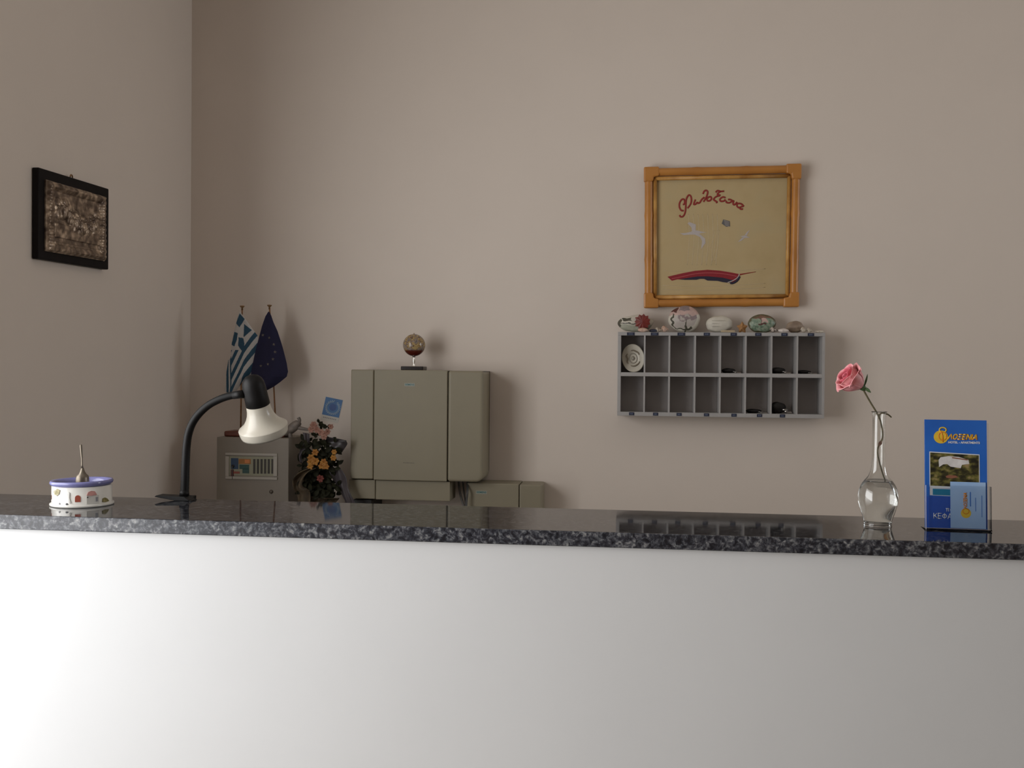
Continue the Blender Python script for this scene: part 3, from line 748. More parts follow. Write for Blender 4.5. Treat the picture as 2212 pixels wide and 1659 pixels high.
quads = [[(432,205),(492,272),(432,372),(388,322)], [(485,330),(580,405),(480,490)], [(425,490),(478,500),(490,560),(488,640),(455,650),(420,590)], [(370,425),(415,440),(405,520),(375,600),(335,580)]]
def gk(x, y):
    for q in quads:
        if inside(q, x, y): return 1
    s = y+(x-490)*(1.31 if x > 490 else 2.1)
    if y > 700 and x < 335: return 1 if 275 < x < 303 or (x > 320 and y > 720) else 0
    if s < 585 and y < 640: return 0
    return 1 if ((s-590) % 168) < 84 else 0
gL = [(190, 428), (250, 402), (330, 385), (420, 362), (560, 335), (740, 325), (765, 298), (900, 276), (1060, 268), (1110, 250), (1150, 262)]
gR = [(190, 440), (260, 490), (400, 590), (470, 645), (560, 655), (700, 640), (800, 620), (900, 590), (960, 540), (1000, 470), (1120, 392), (1150, 370)]
flag('table_flag', 'Greek blue and white striped table flag hanging in folds', gL, gR, 190, 1150, gk, [m_gwhite, m_gblue], YFL-.016, .009, 0, 90, 170)
m_navy = mat('deep_navy_cloth', (.005, .004, .030), .85, .12, 40); m_star = mat('dim_gold_star', (.14, .12, .08), .7)
stars = [(708,465),(792,495),(848,575),(862,665),(840,750),(778,812),(685,832)]
def ek(x, y):
    for a, b in stars:
        dx_, dy_ = x-a, y-b; r_ = math.hypot(dx_, dy_); t = math.atan2(dy_, dx_)
        if r_ < 9+7*math.cos(5*t+math.pi/2): return 1
    return 0
eL = [(185, 772), (240, 738), (350, 700), (500, 660), (640, 622), (860, 572), (950, 560), (1000, 590), (1060, 650), (1100, 690), (1125, 730)]
eR = [(185, 784), (230, 806), (310, 832), (420, 880), (620, 940), (800, 985), (900, 1000), (960, 985), (1030, 900), (1080, 830), (1125, 745)]
flag('table_flag', 'navy table flag with a ring of gold stars', eL, eR, 185, 1125, ek, [m_navy, m_star], YFL-.036, .009, 1.5, 110, 200)
# small grey ornament beside the flags
m_orn = ramp_mat('weathered_grey', [(.3, (.13, .11, .095)), (.7, (.25, .21, .18))], 60, .5)
def at5(x, y, Y): return at(600+x/6.38, 840+y/6.38, Y)
mb = MB(); P = spline([at5(60, 650, 3.56), at5(130, 600, 3.55), at5(200, 540, 3.54), at5(260, 490, 3.54), at5(300, 440, 3.54), at5(285, 395, 3.54)], 5)
mb.tube(P, [.006+.012*math.sin(math.pi*min(1, i/(len(P)-1)*1.15)) if i < len(P)*.7 else .0062 for i in range(len(P))], 12)
P = spline([at5(250, 520, 3.54), at5(330, 545, 3.54), at5(420, 560, 3.54)], 5); mb.tube(P, [.009-.005*i/len(P) for i in range(len(P))], 10)
P = spline([at5(180, 560, 3.54), at5(170, 620, 3.54), at5(175, 672, 3.54)], 4); mb.tube(P, .008, 10)
tag(obj('grey_figurine', mb, m_orn), 'small weathered grey ornament with raised tip, right corner of the grey control box', 'ornament')

# ------------------------------------------------------------------ flower arrangement
YA = 3.46
def A5(x, y, d=0.): p = at(600+x/6.38, 840+y/6.38, YA-d); return p
bq = thing('flower_arrangement', 'dark bouquet of pink and orange flowers in brown paper beside the grey control box', 'flowers', (A5(560, 1300).x, YA, .751))
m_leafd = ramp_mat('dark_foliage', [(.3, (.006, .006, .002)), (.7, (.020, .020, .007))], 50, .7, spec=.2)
m_salmon = ramp_mat('salmon_petals', [(.3, (.22, .10, .07)), (.7, (.36, .19, .14))], 60, .6)
m_orangef = ramp_mat('orange_petals', [(.3, (.26, .09, .012)), (.7, (.42, .20, .03))], 60, .6)
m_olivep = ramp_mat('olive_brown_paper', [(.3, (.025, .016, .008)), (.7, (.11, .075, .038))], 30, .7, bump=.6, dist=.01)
m_dribbon = mat('slate_ribbon', (.055, .045, .05), .45, .1, 20)
m_redf = mat('dark_red_petals', (.16, .03, .02), .6, .2, 60)
rnd = random.Random(4)
def bloom(mb, c, r, layers=3, n=6, seed=0):
    q = random.Random(seed)
    for L in range(layers):
        rr_ = r*(1-.28*L)
        for i in range(n):
            a = 2*math.pi*(i+.5*L)/n+q.uniform(-.2, .2)
            d = Vector((math.cos(a), -.35-.35*L, math.sin(a))).normalized(); t = Vector((-math.sin(a), 0, math.cos(a)))
            nn = d.cross(t)
            def fn(u, v): 
                w_ = (u-.5)*2; return c+d*(rr_*v)+t*(w_*rr_*.42*math.sin(math.pi*min(1, .15+v*.8)))+nn*(-rr_*.25*(w_*w_)*v+rr_*.22*math.sin(v*2.4))
            mb.grid(fn, 4, 5)
def leaf(mb, p0, p1, w, seed=0, curl=.15):
    p0, p1 = Vector(p0), Vector(p1); d = p1-p0; n = Vector((0, -1, 0)); t = d.cross(n)
    if t.length < 1e-6: t = Vector((1, 0, 0))
    t.normalize()
    def fn(u, v): 
        q = (u-.5)*2; return p0+d*v+t*(q*w*math.sin(math.pi*(.04+.94*v)))+n*(abs(q)*w*.3+curl*d.length*math.sin(v*3))
    mb.grid(fn, 4, 7)
mb = MB(); q = random.Random(2)
for i in range(260):
    c = A5(q.uniform(330, 830), q.uniform(700, 1500), q.uniform(-.05, .02)); a = q.uniform(0, 6.3); L = q.uniform(.016, .036)
    leaf(mb, c, c+Vector((math.cos(a)*L, q.uniform(-.015, .01), math.sin(a)*L)), L*.28)
for x, y in ((570, 470), (600, 500), (660, 490), (690, 510), (540, 640), (500, 650)):
    c = A5(x, y, 0)
    for j in range(3):
        a = q.uniform(0, 6.3); leaf(mb, c, c+Vector((math.cos(a)*.016, -.006, math.sin(a)*.016)), .0055)
mb.ball(A5(610, 1060, -.05), .040, .022, .060, 24, lump=.5, seed=2); mb.ball(A5(560, 1330, -.05), .050, .022, .055, 24, lump=.5, seed=5)
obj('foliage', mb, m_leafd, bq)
for i, (x, y, r_) in enumerate([(500, 500, .0125), (465, 560, .011), (540, 560, .011), (600, 600, .012), (650, 620, .0115), (640, 660, .0105), (690, 590, .010), (735, 520, .009)]):
    mb = MB(); r_ *= 1.25; bloom(mb, A5(x, y, .022), r_, 3, 6, i); mb.ball(A5(x, y, .018), r_*.45, n=10); obj('pink_flower', mb, m_salmon, bq)
for i, (x, y, r_) in enumerate([(520, 875, .010), (465, 950, .011), (525, 1000, .0115), (455, 1010, .010), (450, 1070, .0095), (640, 1010, .0105), (610, 1060, .010), (670, 1070, .009), (770, 950, .009), (780, 870, .008)]):
    mb = MB(); r_ *= 1.4; bloom(mb, A5(x, y, .034), r_, 3, 6, i+20); mb.ball(A5(x, y, .028), r_*.45, n=10); obj('orange_flower', mb, m_orangef, bq)
mb = MB(); bloom(mb, A5(590, 1235, .034), .015, 3, 7, 50); obj('red_flower', mb, m_redf, bq)
def sheet(pts_l, pts_r, d=0, wob=.006, ph=0):
    Ls = spline([A5(x, y, d) for x, y in pts_l], 6); Rs = spline([A5(x, y, d) for x, y in pts_r], 6); n = min(len(Ls), len(Rs))-1
    def fn(u, v):
        i = int(v*n); p = Ls[i].lerp(Rs[i], u); return p+Vector((0, -wob*math.sin(u*7+v*5+ph)-wob*.5*math.sin(v*13), 0))
    return MB().grid(fn, 14, n)
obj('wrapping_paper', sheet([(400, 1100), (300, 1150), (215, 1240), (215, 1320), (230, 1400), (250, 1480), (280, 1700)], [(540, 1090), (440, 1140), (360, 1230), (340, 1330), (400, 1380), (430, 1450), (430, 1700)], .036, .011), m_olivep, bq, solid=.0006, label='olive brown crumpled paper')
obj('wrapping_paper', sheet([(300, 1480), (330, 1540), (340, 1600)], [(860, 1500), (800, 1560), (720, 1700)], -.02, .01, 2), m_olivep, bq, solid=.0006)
obj('ribbon', sheet([(345, 600), (370, 720), (310, 850), (285, 940), (300, 1010)], [(440, 620), (440, 750), (360, 860), (325, 940), (335, 1020)], .005, .003), m_dribbon, bq, solid=.0006)
obj('ribbon', sheet([(690, 660), (660, 720), (700, 800), (800, 850)], [(950, 710), (955, 760), (900, 850), (860, 900)], .004, .004, 1), mat('charcoal_ribbon', (.04, .034, .036), .4), bq, solid=.0006)
obj('ribbon', sheet([(700, 1100), (760, 1250), (850, 1400), (930, 1560), (960, 1700)], [(860, 1080), (930, 1200), (970, 1380), (1060, 1560), (1120, 1700)], -.002, .004, 2), m_dribbon, bq, solid=.0006)
bs = MB().lathe([(.0, 0), (.055, 0), (.075, .10), (.078, .15), (.074, .15), (.05, .01), (0, .01)], Matrix.Translation((A5(560, 1300).x, YA+.045, .751)), 28)
obj('basket', bs, ramp_mat('wicker', [(.4, (.10, .06, .03)), (.6, (.22, .14, .07))], 90, .7, bump=.5, stretch=(1, 1, 3)), bq)

# ------------------------------------------------------------------ metal icon on the left wall
XI = XL+.022
m_ebony = mat('black_lacquered_board', (.006, .004, .004), .6, .2, 20, spec=.15)
m_silver = ramp_mat('tarnished_silver', [(.35, (.09, .06, .042)), (.52, (.24, .175, .125)), (.68, (.58, .45, .33))], 40, .34, metal=.6, bump=.15, detail=4)
ic = [atx(84.7, 361.5, XI), atx(236.6, 408.5, XI), atx(233.3, 582.3, XI), atx(82.0, 558.5, XI)]
icon = thing('relief_plaque', 'black wooden board with an embossed silver relief, on the left wall', 'wall plaque', ((ic[2]+ic[3])/2))
Y0 = (ic[0].y+ic[3].y)/2; Y1 = (ic[1].y+ic[2].y)/2; Z1 = (ic[0].z+ic[1].z)/2; Z0 = (ic[2].z+ic[3].z)/2
print('icon', Y0, Y1, Z0, Z1)
tl = [(Y0, ic[0].z), (Y1, ic[1].z), (Y1, ic[2].z), (Y0, ic[3].z)]
obj('board', MB().prism([Vector((XI, y, z)) for y, z in tl], (-(XI-XL)+.001, 0, 0)), m_ebony, icon, bevel=.003)
def ip(u, v, h=0):
    yy = Y0+(Y1-Y0)*u; za = ic[3].z+(ic[0].z-ic[3].z)*(1-v); zb2 = ic[2].z+(ic[1].z-ic[2].z)*(1-v)
    return Vector((XI+h, yy, za+(zb2-za)*u))
lumps = [(.10+.8*((i*.618) % 1), .36+.10*math.sin(i*2.3), .045+.018*((i*.37) % 1)) for i in range(13)]
def relief(u, v):
    uu, vv = .075+.84*u, .115+.79*v
    bd = min(u, 1-u, (v)*.9, (1-v)*.9)
    nz = noise.noise(Vector((u*9, v*9, 1))); nz2 = noise.noise(Vector((u*26, v*26, 4)))
    if bd < .115:
        t = bd/.115; h = .005+.009*math.sin(math.pi*t)+.0022*math.sin((u+v)*40)*math.sin((u-v)*36)+.0006*nz2
        if bd < .012: h = .0
    else:
        h = .003+.0008*nz+.0004*nz2
        for a, b, r_ in lumps:
            d = math.hypot(u-a, (v-b)*.9)/r_
            if d < 1: h += .006*math.sqrt(1-d*d)
            d = math.hypot((u-a)/1.25, (v-b-.13)*.55)/r_/1.1
            if d < 1: h += .004*math.sqrt(1-d*d)+.001*math.sin(u*150)
        if .58 < v < .78: h += .004+.001*math.sin(u*60+v*30)
        if v > .84: h += .003
    return ip(uu, vv, h+.003)
obj('silver_relief', MB().grid(relief, 150, 130), m_silver, icon)
mb = MB(); mb.box((XI, 0, 0), (XI, 0, 0)) if False else None
rim = [ip(.075, .115), ip(.915, .115), ip(.915, .905), ip(.075, .905)]
obj('relief_backing', MB().prism([p+Vector((.004, 0, 0)) for p in rim], (-.005, 0, 0)), m_silver, icon)
tp = ip(.47, -.0, -.008)
obj('hanging_loop', MB().tube([tp+Vector((0, .006*math.cos(a), .002+.008*math.sin(a))) for a in [math.pi*q/10 for q in range(11)]], .0022, 8), m_brass, icon)

# ------------------------------------------------------------------ desk lamp
YL = 2.435
m_blk = mat('black_rubberised', (.006, .0055, .0055), .5, .1, 60, spec=.22)
m_cream = mat('cream_enamel', (.55, .51, .43), .30, .01, 20, spec=.4, coat=.15)
def L3(x, y, Y=YL): return at(330+x/5.353, 790+y/5.353, Y)
lb_ = L3(370, 1530); lamp = thing('clip_lamp', 'black gooseneck clip lamp with a cream bell shade on the granite', 'lamp', (lb_.x, YL, ZT))
neck = [(366, 1500), (372, 1350), (376, 1200), (383, 1050), (392, 920), (412, 790), (455, 670), (530, 560), (640, 460), (770, 390), (890, 350), (1000, 332), (1060, 325)]
P = spline([L3(x, y) for x, y in neck], 8)
N = len(P); rad = [.0107-.0016*i/N+.0002*(i % 2) for i in range(N)]
gn_ = obj('gooseneck', MB().tube(P, rad, 20), m_blk, lamp)
mb = MB().tube([L3(365, 1440), L3(364, 1500)], [.0112, .0125], 24); obj('neck_socket', mb, m_blk, gn_)
obj('joint', MB().tube([L3(930, 343), L3(1060, 325)], [.0098, .0108], 20), m_blk, gn_)
# clip: lower pad on the slab, lever above it
cx = lb_.x
def clip(z0, z1, xl, xr, tip, w=.019):
    return MB().prism([Vector((xl, YL-w, tip)), Vector((xl+.004, YL-w, tip+.0035)), Vector((cx-.012, YL-w, z1)), Vector((xr-.012, YL-w, z1)), Vector((xr, YL-w, z0+.0015)), Vector((xr, YL-w, z0)), Vector((cx-.02, YL-w, z0))], (0, 2*w, 0))
xl_ = L3(58, 1490).x; xr_ = L3(450, 1500).x
obj('clip_lever', clip(ZT+.0015, ZT+.0115, xl_, xr_, ZT+.0095), m_blk, lamp, bevel=.0015)
obj('clip_pad', MB().box((cx-.022, YL-.017, ZT), (xr_+.006, YL+.017, ZT+.002)), m_blk, lamp, bevel=.0006)
mb = MB().box((cx-.012, YCB+.001, ZT-TS-.012), (cx+.012, YCB+.008, ZT+.008)); mb.box((cx-.012, YL-.03, ZT-TS-.014), (cx+.012, YCB+.008, ZT-TS-.004)); mb.box((cx-.012, YL, ZT+.002), (cx+.012, YCB+.008, ZT+.008))
obj('clip_jaw', mb, m_blk, lamp, bevel=.001)
# head
top = L3(1147, 150); s_ = 1/ppm(top)
vw_ = Vector((top.x, top.y, 0)).normalized(); vr_ = Vector((vw_.y, -vw_.x, 0))
axis = vr_*math.sin(R(12.8))+Vector((0, 0, -math.cos(R(12.8))))         # down and to the right
axis = (axis+vw_*.31).normalized()                     # mouth turned towards the desk
ey_ = axis.cross(Vector((1, 0, 0))).normalized(); ex_ = ey_.cross(axis).normalized()
HM = frame_M(top-axis*4*s_, ex_, ey_, axis)
def prof(ps): return [(r*s_, z*s_) for r, z in ps]
obj('lamp_cap', MB().lathe(prof([(0, -4), (8, -3.2), (15, 0), (20.5, 6), (23.8, 14), (25, 24), (25.6, 45), (26.2, 65), (25.2, 66), (24, 64)]), HM, 48), m_blk, lamp)
lsh = obj('lamp_shade', MB().lathe(prof([(25.6, 63), (25.8, 68), (26.6, 78), (29, 88), (33.5, 98), (40, 107), (48, 113.5), (53, 117.2), (53.6, 118), (53.6, 118.6), (53.0, 125), (51.4, 133), (49.6, 137.5), (48.6, 137), (50, 131), (51, 120), (46, 114.5), (38, 107), (31.5, 98), (27, 88), (25, 76), (24.4, 63)]), HM, 72), m_cream, lamp)
obj('bulb', MB().ball(HM @ Vector((0, 0, 100*s_)), 20*s_, n=20), mat('frosted_bulb', (.7, .7, .68), .4), lsh)

# ------------------------------------------------------------------ ceramic dish and bell
def B4(x, y, Y): return at(80+x/8.73, 940+y/8.73, Y)
YD = 2.315
dcx = at(177.5, 1085, YD).x; dp = at(177.5, 1085, YD); s4 = 1/ppm(dp)
DM = Matrix.Translation((dcx, YD, ZT))
m_cer = mat('white_glazed_ceramic', (.70, .68, .63), .22, .015, 30, coat=.3)
m_per = ramp_mat('periwinkle_glaze', [(.3, (.17, .17, .37)), (.7, (.23, .23, .45))], 30, .15)
dish = thing('ceramic_dish', 'white ceramic dish with periwinkle rim and painted houses, left end of the granite counter', 'dish', (dcx, YD, ZT))
H_ = .0525
dbd = obj('dish_body', MB().lathe([(0, .002), (.066, .002), (.0725, 0), (.0745, .002), (.0742, .0055), (.0715, .0072), (.0697, .0085), (.0695, H_-.004), (.060, H_-.002), (.058, .018), (.05, .013), (0, .013)], DM, 72), m_cer, dish)
obj('dish_rim', MB().lathe([(.059, H_-.006), (.066, H_-.003), (.0715, H_), (.0735, H_+.005), (.0715, H_+.0095), (.066, H_+.0085), (.0585, H_+.001), (.0585, .022), (.057, .022), (.0565, H_-.001)], DM @ Matrix.Rotation(R(-1.2), 4, 'Y'), 72), m_per, dish, label='periwinkle blue glazed rim')
def deco(name, cpx, poly, mt, h=.0012, label=None):
    """poly in crop points on the curved wall of the dish"""
    mb = MB(); vs = []
    for x, y in poly:
        xp = (80+x/8.73-177.5)*s4; ang = math.asin(max(-.98, min(.98, xp/.0700)))
        z = (1101-(940+y/8.73))*s4 - .0035+.0672*(math.cos(ang)-1)*.0
        z = (1101-(940+y/8.73))*s4 - .0015
        yaw = -math.atan2(dcx, YD)                 # facing the room side the camera stands on
        for hh in (0, h):
            v = Vector((math.sin(ang)*(.0696+hh), -math.cos(ang)*(.0696+hh), z)); v.rotate(Matrix.Rotation(yaw, 3, 'Z')); vs.append(v+Vector((dcx, YD, ZT)))
    n = len(poly)
    mb.add(vs, [tuple(range(1, 2*n, 2))]+[(2*i, 2*((i+1) % n), 2*((i+1) % n)+1, 2*i+1) for i in range(n)])
    obj(name, mb, mt, dbd, label=label)
m_leafg = ramp_mat('olive_gold_glaze', [(.3, (.14, .12, .035)), (.7, (.36, .30, .13))], 200, .25)
m_terr = mat('terracotta_glaze', (.33, .075, .045), .3); m_rosy = mat('rose_roof_glaze', (.58, .29, .26), .3); m_gwin = mat('slate_window_glaze', (.28, .28, .29), .3)
m_black = mat('black_glaze', (.01, .01, .01), .3)
arch = lambda x0, x1, y0, y1: [(x0, y1), (x1, y1)]+[((x0+x1)/2+(x1-x0)/2*math.cos(math.pi*q/8), y0+(x1-x0)/2-(x1-x0)/2*math.sin(math.pi*q/8)) for q in range(9)]
deco('painted_leaf', 0, [(365,1100),(430,1045),(480,1065),(465,1140),(425,1180),(385,1155)], m_leafg)
deco('painted_leaf', 0, [(1190,1310),(1195,1250),(1240,1235),(1280,1260),(1315,1315),(1250,1325)], m_leafg)
deco('painted_door', 0, arch(730, 825, 1155, 1280), m_terr, label='terracotta arched door')
deco('painted_house', 0, [(925,1320),(925,1170),(1000,1165),(1130,1175),(1130,1325)], m_cer, .0022)
deco('painted_roof', 0, [(925,1165),(950,1105),(1000,1085),(1060,1095),(1095,1165),(1010,1175)], m_rosy, .003)
deco('painted_window', 0, [(1075,1285),(1075,1205),(1112,1205),(1112,1285)], m_gwin, .0028)
deco('painted_window', 0, [(930,1210),(930,1190),(952,1190),(952,1210)], m_black, .0028)
deco('painted_window', 0, [(575+20+20*math.cos(a), 1320+20*math.sin(a)) for a in [2*math.pi*q/12 for q in range(12)]], m_black, .0012)
deco('painted_window', 0, [(455+12*math.cos(a)+15, 1320+22*math.sin(a)) for a in [2*math.pi*q/12 for q in range(12)]], m_gwin, .0012)
deco('painted_window', 0, [(308,1265),(308,1185),(328,1185),(328,1265)], m_terr, .0012)
deco('painted_house', 0, [(605,1110),(625,1095),(645,1110),(640,1200),(665,1300),(635,1300),(622,1205)], m_cer, .0022)
# bell standing in the dish
m_pewter = ramp_mat('aged_pewter', [(.3, (.13, .105, .08)), (.7, (.21, .18, .14))], 40, .38, metal=.75)
bell = thing('hand_bell', 'small pewter hand bell with a thin handle, standing in the ceramic dish', 'bell', (dcx, YD, ZT+.013))
BM = Matrix.Translation((dcx+.0005, YD, ZT+.013))
zb0 = ZT+.013
def bz(y): return B4(850, y, YD).z-zb0
obj('bell_body', MB().lathe([(.0175, 0), (.0195, .001), (.0185, .008), (.0172, .02), (.0160, bz(880)), (.0152, bz(800)), (.0138, bz(765)), (.0095, bz(735)), (.0060, bz(690)), (.0042, bz(650)), (.0032, bz(620)), (0, bz(615))], BM, 40), m_pewter, bell)
obj('handle', MB().tube([B4(852, 625, YD), B4(848, 560, YD), B4(846, 450, YD), B4(838, 330, YD), B4(832, 250, YD), B4(828, 200, YD), B4(828, 178, YD)], [.003, .0021, .0019, .0024, .0028, .0030, .0022], 14), m_pewter, bell)

# ------------------------------------------------------------------ vase with rose
YV = 2.325
def V5(x, y, Y=YV): return at(1780+x/4.256, 770+y/4.256, Y)
vp = at(1896.5, 1100, YV); sv = 1/ppm(vp); vx = vp.x
vase = thing('bud_vase', 'clear long-necked glass vase with water, holding the pink rose', 'vase', (vx, YV, ZT))
VM = Matrix.Translation((vx, YV, ZT))
zt_ = (1139-893)*sv
def zz(y): return max(0, (1139-y)*sv)
outer = [(0, 0), (26.5*sv, 0), (28.8*sv, .0007), (29*sv, zz(1136.5)), (28.2*sv, zz(1133)), (30.2*sv, zz(1124)), (35.5*sv, zz(1108)), (40*sv, zz(1092)), (41.2*sv, zz(1078)), (39.8*sv, zz(1064)), (35*sv, zz(1051)), (28*sv, zz(1041)), (21*sv, zz(1032)), (16.8*sv, zz(1020)), (14.8*sv, zz(1005)), (13.9*sv, zz(980)), (13.5*sv, zz(920)), (14*sv, zz(900)), (16.5*sv, zz(893))]
g_ = .0010
inner = [(15.6*sv, zz(893)), (14*sv-g_, zz(902)), (13.5*sv-g_, zz(920)), (13.9*sv-g_, zz(980)), (14.8*sv-g_, zz(1005)), (16.8*sv-g_, zz(1020)), (21*sv-g_, zz(1032)), (28*sv-g_, zz(1042)), (35*sv-g_, zz(1053)), (39.8*sv-g_, zz(1066)), (41.2*sv-g_, zz(1078)), (40*sv-g_, zz(1091)), (35.5*sv-g_, zz(1106)), (30*sv, zz(1120)), (26*sv, zz(1131)), (18*sv, zz(1133.5)), (0, zz(1134))]
m_glass = glass('clear_glass', (.97, .98, .97), 1.48)
def smooth_prof(p, n=3):
    q = spline([Vector((a, b, 0)) for a, b in p], n); return [(max(0, v.x), v.y) for v in q]
obj('vase_glass', MB().lathe(smooth_prof(outer)+smooth_prof(inner), VM, 72), m_glass, vase)
wl_ = zz(1042)
wi = [(r+.0006 if r > 0 else 0, z) for r, z in inner if z < wl_-.001][::-1]
wi[0] = (0, wi[0][1]-.0006)
wp = smooth_prof(wi+[(28*sv-g_+.0006, wl_)])+[(27*sv-g_, wl_-.0002), (0, wl_-.0004)]
obj('water', MB().lathe(wp, VM, 72), glass('water', (.97, .98, .98), 1.333), vase)

m_petal = ramp_mat('pink_petal', [(.3, (.74, .22, .25)), (.55, (.86, .38, .40)), (.75, (.93, .52, .52))], 55, .5, spec=.3)
m_petal2 = ramp_mat('deep_pink_petal', [(.3, (.60, .09, .13)), (.7, (.74, .20, .25))], 55, .5, spec=.3)
for q_ in (m_petal, m_petal2):
    b_ = q_.node_tree.nodes['Principled BSDF']; b_.inputs['Subsurface Weight'].default_value = .15; b_.inputs['Subsurface Radius'].default_value = (.01, .004, .003); b_.inputs['Subsurface Scale'].default_value = .5
m_sepal = ramp_mat('sepal_green', [(.3, (.03, .07, .02)), (.7, (.09, .16, .06))], 80, .5)
m_stem = ramp_mat('stem_brown_green', [(.3, (.07, .06, .025)), (.7, (.14, .11, .05))], 50, .45)
rose = thing('rose', 'single pink rose leaning left out of the glass bud vase', 'rose', (vx, YV, ZT+.012))
fbp = at(1863, 837, YV-.005)                      # base of the flower head
ax = Vector((-.80, -.22, .56)).normalized()
ey2 = ax.cross(Vector((0, 1, 0))).normalized(); ex2 = ey2.cross(ax).normalized()
RM = frame_M(fbp, ex2, ey2, ax)
def petal(phi, wid, r0, h, curl, lean, seed):
    q = random.Random(seed); f1, f2 = q.uniform(0, 6), q.uniform(.7, 1.3)
    def fn(u, v):
        a = (u-.5)*2; ph = phi+a*wid*(1-.12*v*v)
        rad_ = r0*(math.sin(min(1, v*1.15)*math.pi/2)**.75)*(1-.18*max(0, v-.55)*2*(1-lean))
        cr = max(0, v-.78)/.22
        rad_ += curl*cr*cr*(1+.5*abs(a)) + .0012*math.sin(a*5*f2+f1)*v
        z = h*v*(1-.10*a*a*v)-curl*.55*cr*cr
        return RM @ Vector((rad_*math.cos(ph), rad_*math.sin(ph), z))
    return MB().grid(fn, 18, 16)
sz_ = 1/ppm(fbp)
specs = []
for i in range(3): specs.append((i*2.1, 1.5, 9*sz_, 50*sz_, .0005, .0, 1))
for i in range(4): specs.append((i*1.57+.5, 1.15, 17*sz_, 54*sz_, .0015, .1, 1))
for i in range(5): specs.append((i*1.257+.1, .95, 24.5*sz_, 54*sz_, .0045, .2, 0))
for i in range(5): specs.append((i*1.257+.8, .85, 29.5*sz_, 46*sz_, .0075, .5, 0))
for i, (a, b, c, d, e_, f_, k) in enumerate(specs):
    obj('petal', petal(a, b, c, d, e_, f_, i), m_petal2 if k else m_petal, rose, solid=.0007)
rcp = obj('receptacle', MB().lathe([(0, -9*sz_), (3.2*sz_, -9*sz_), (6*sz_, -4*sz_), (7*sz_, 1*sz_), (4*sz_, 4*sz_), (0, 4*sz_)], RM, 18), m_sepal, rose)
for i in range(5):
    a = i*1.257+.3; L = (26 if i % 2 else 21)*sz_; out = .7
    def fn(u, v):
        w_ = (u-.5)*2; r_ = 5*sz_+L*.75*math.sin(min(1.2, v*out)); z = L*(v*1.0 if out < 1 else v*(.4-1.1*v))
        t_ = w_*4.2*sz_*(1-v)**.8*(1+v)
        return RM @ Vector((r_*math.cos(a)-t_*math.sin(a), r_*math.sin(a)+t_*math.cos(a), z))
    obj('sepal', MB().grid(fn, 4, 10), m_sepal, rcp, solid=.0005)
for (x0_, y0_, x1_, y1_, w_) in ((1866, 836, 1881, 848, .0036), (1866, 837, 1874, 808, .0022), (1860, 838, 1846, 841, .0032)):
    mb = MB(); leaf(mb, at(x0_, y0_, YV-.006), at(x1_, y1_, YV-.012), w_, curl=.08); obj('sepal', mb, m_sepal, rcp, solid=.0005)
stem = [(358, 300, -.005), (420, 410, -.003), (488, 522, 0), (518, 590, 0), (538, 700, 0), (530, 775, 0), (498, 835, .0), (494, 900, .0), (528, 1040, 0), (566, 1150, .0), (592, 1210, 0), (632, 1310, 0), (640, 1400, 0)]
P = spline([V5(x, y, YV+d) for x, y, d in stem], 6)
# keep the stem within the neck
PP = []
for p in P:
    if ZT+zz(1010) < p.z < ZT+zt_:
        dxy = Vector((p.x-vx, p.y-YV)); lim = 13.5*sv-g_-.0018
        if dxy.length > lim: dxy *= lim/dxy.length; p = Vector((vx+dxy.x, YV+dxy.y, p.z))
    PP.append(p)
obj('stem', MB().tube(PP, [.0021-.0005*i/len(PP) for i in range(len(PP))], 10), m_stem, rose)
mb = MB(); P = spline([V5(505, 575), V5(515, 530), V5(545, 520), V5(590, 535), V5(622, 562)], 5)
mb.tube(P, [.0006]+[.0016]*(len(P)-2)+[.0004], 8, squash=.4); obj('leaf_stalk', mb, m_stem, rose)
mb = MB(); leaf(mb, V5(530, 770), V5(498, 825), .004); obj('leaf', mb, mat('reddish_bract', (.20, .09, .06), .5), rose)

# ------------------------------------------------------------------ brochure stand
YH = 2.285
def H6(x, y, Y=YH): return at(1980+x/5.722, 890+y/5.722, Y)
hl, hr = H6(108, 1440), H6(893, 1470); 
lean = R(4)
hx0, hx1 = hl.x, hr.x; hw = hx1-hx0
HB = Vector((hx0+.0018, YH+.004, ZT+.0045)); hex_ = Vector((math.cos(R(-3)), math.sin(R(-3)), 0)); hup = Vector((0, math.sin(lean), math.cos(lean))); hn = hex_.cross(hup)  # towards the back
hn = -hn if hn.y > 0 else hn                                                # front normal
sh = 1/ppm(HB)
hz = lambda y: (1446-y)/5.722*sh*.982                                            # crop row -> height up the sheet
def hxp(x): return (x-112)/5.722*sh*.95
def hp(x, y, d=0.): return HB+hex_*hxp(x)+hup*hz(y)+hn*d
m_acr = bpy.data.materials.new('clear_acrylic'); m_acr.use_nodes = True; nt = m_acr.node_tree; nt.nodes.remove(nt.nodes['Principled BSDF'])
tr_ = nt.nodes.new('ShaderNodeBsdfTransparent'); tr_.inputs[0].default_value = (.96, .97, .98, 1); gs_ = nt.nodes.new('ShaderNodeBsdfGlossy'); gs_.inputs['Roughness'].default_value = .03
fr_ = nt.nodes.new('ShaderNodeFresnel'); fr_.inputs[0].default_value = 1.13; ms_ = nt.nodes.new('ShaderNodeMixShader')
nt.links.new(fr_.outputs[0], ms_.inputs[0]); nt.links.new(tr_.outputs[0], ms_.inputs[1]); nt.links.new(gs_.outputs[0], ms_.inputs[2]); nt.links.new(ms_.outputs[0], nt.nodes['Material Output'].inputs[0])
hold = thing('brochure_holder', 'clear acrylic brochure stand at the right end of the counter', 'brochure holder', (hx0+hw/2, YH, ZT))
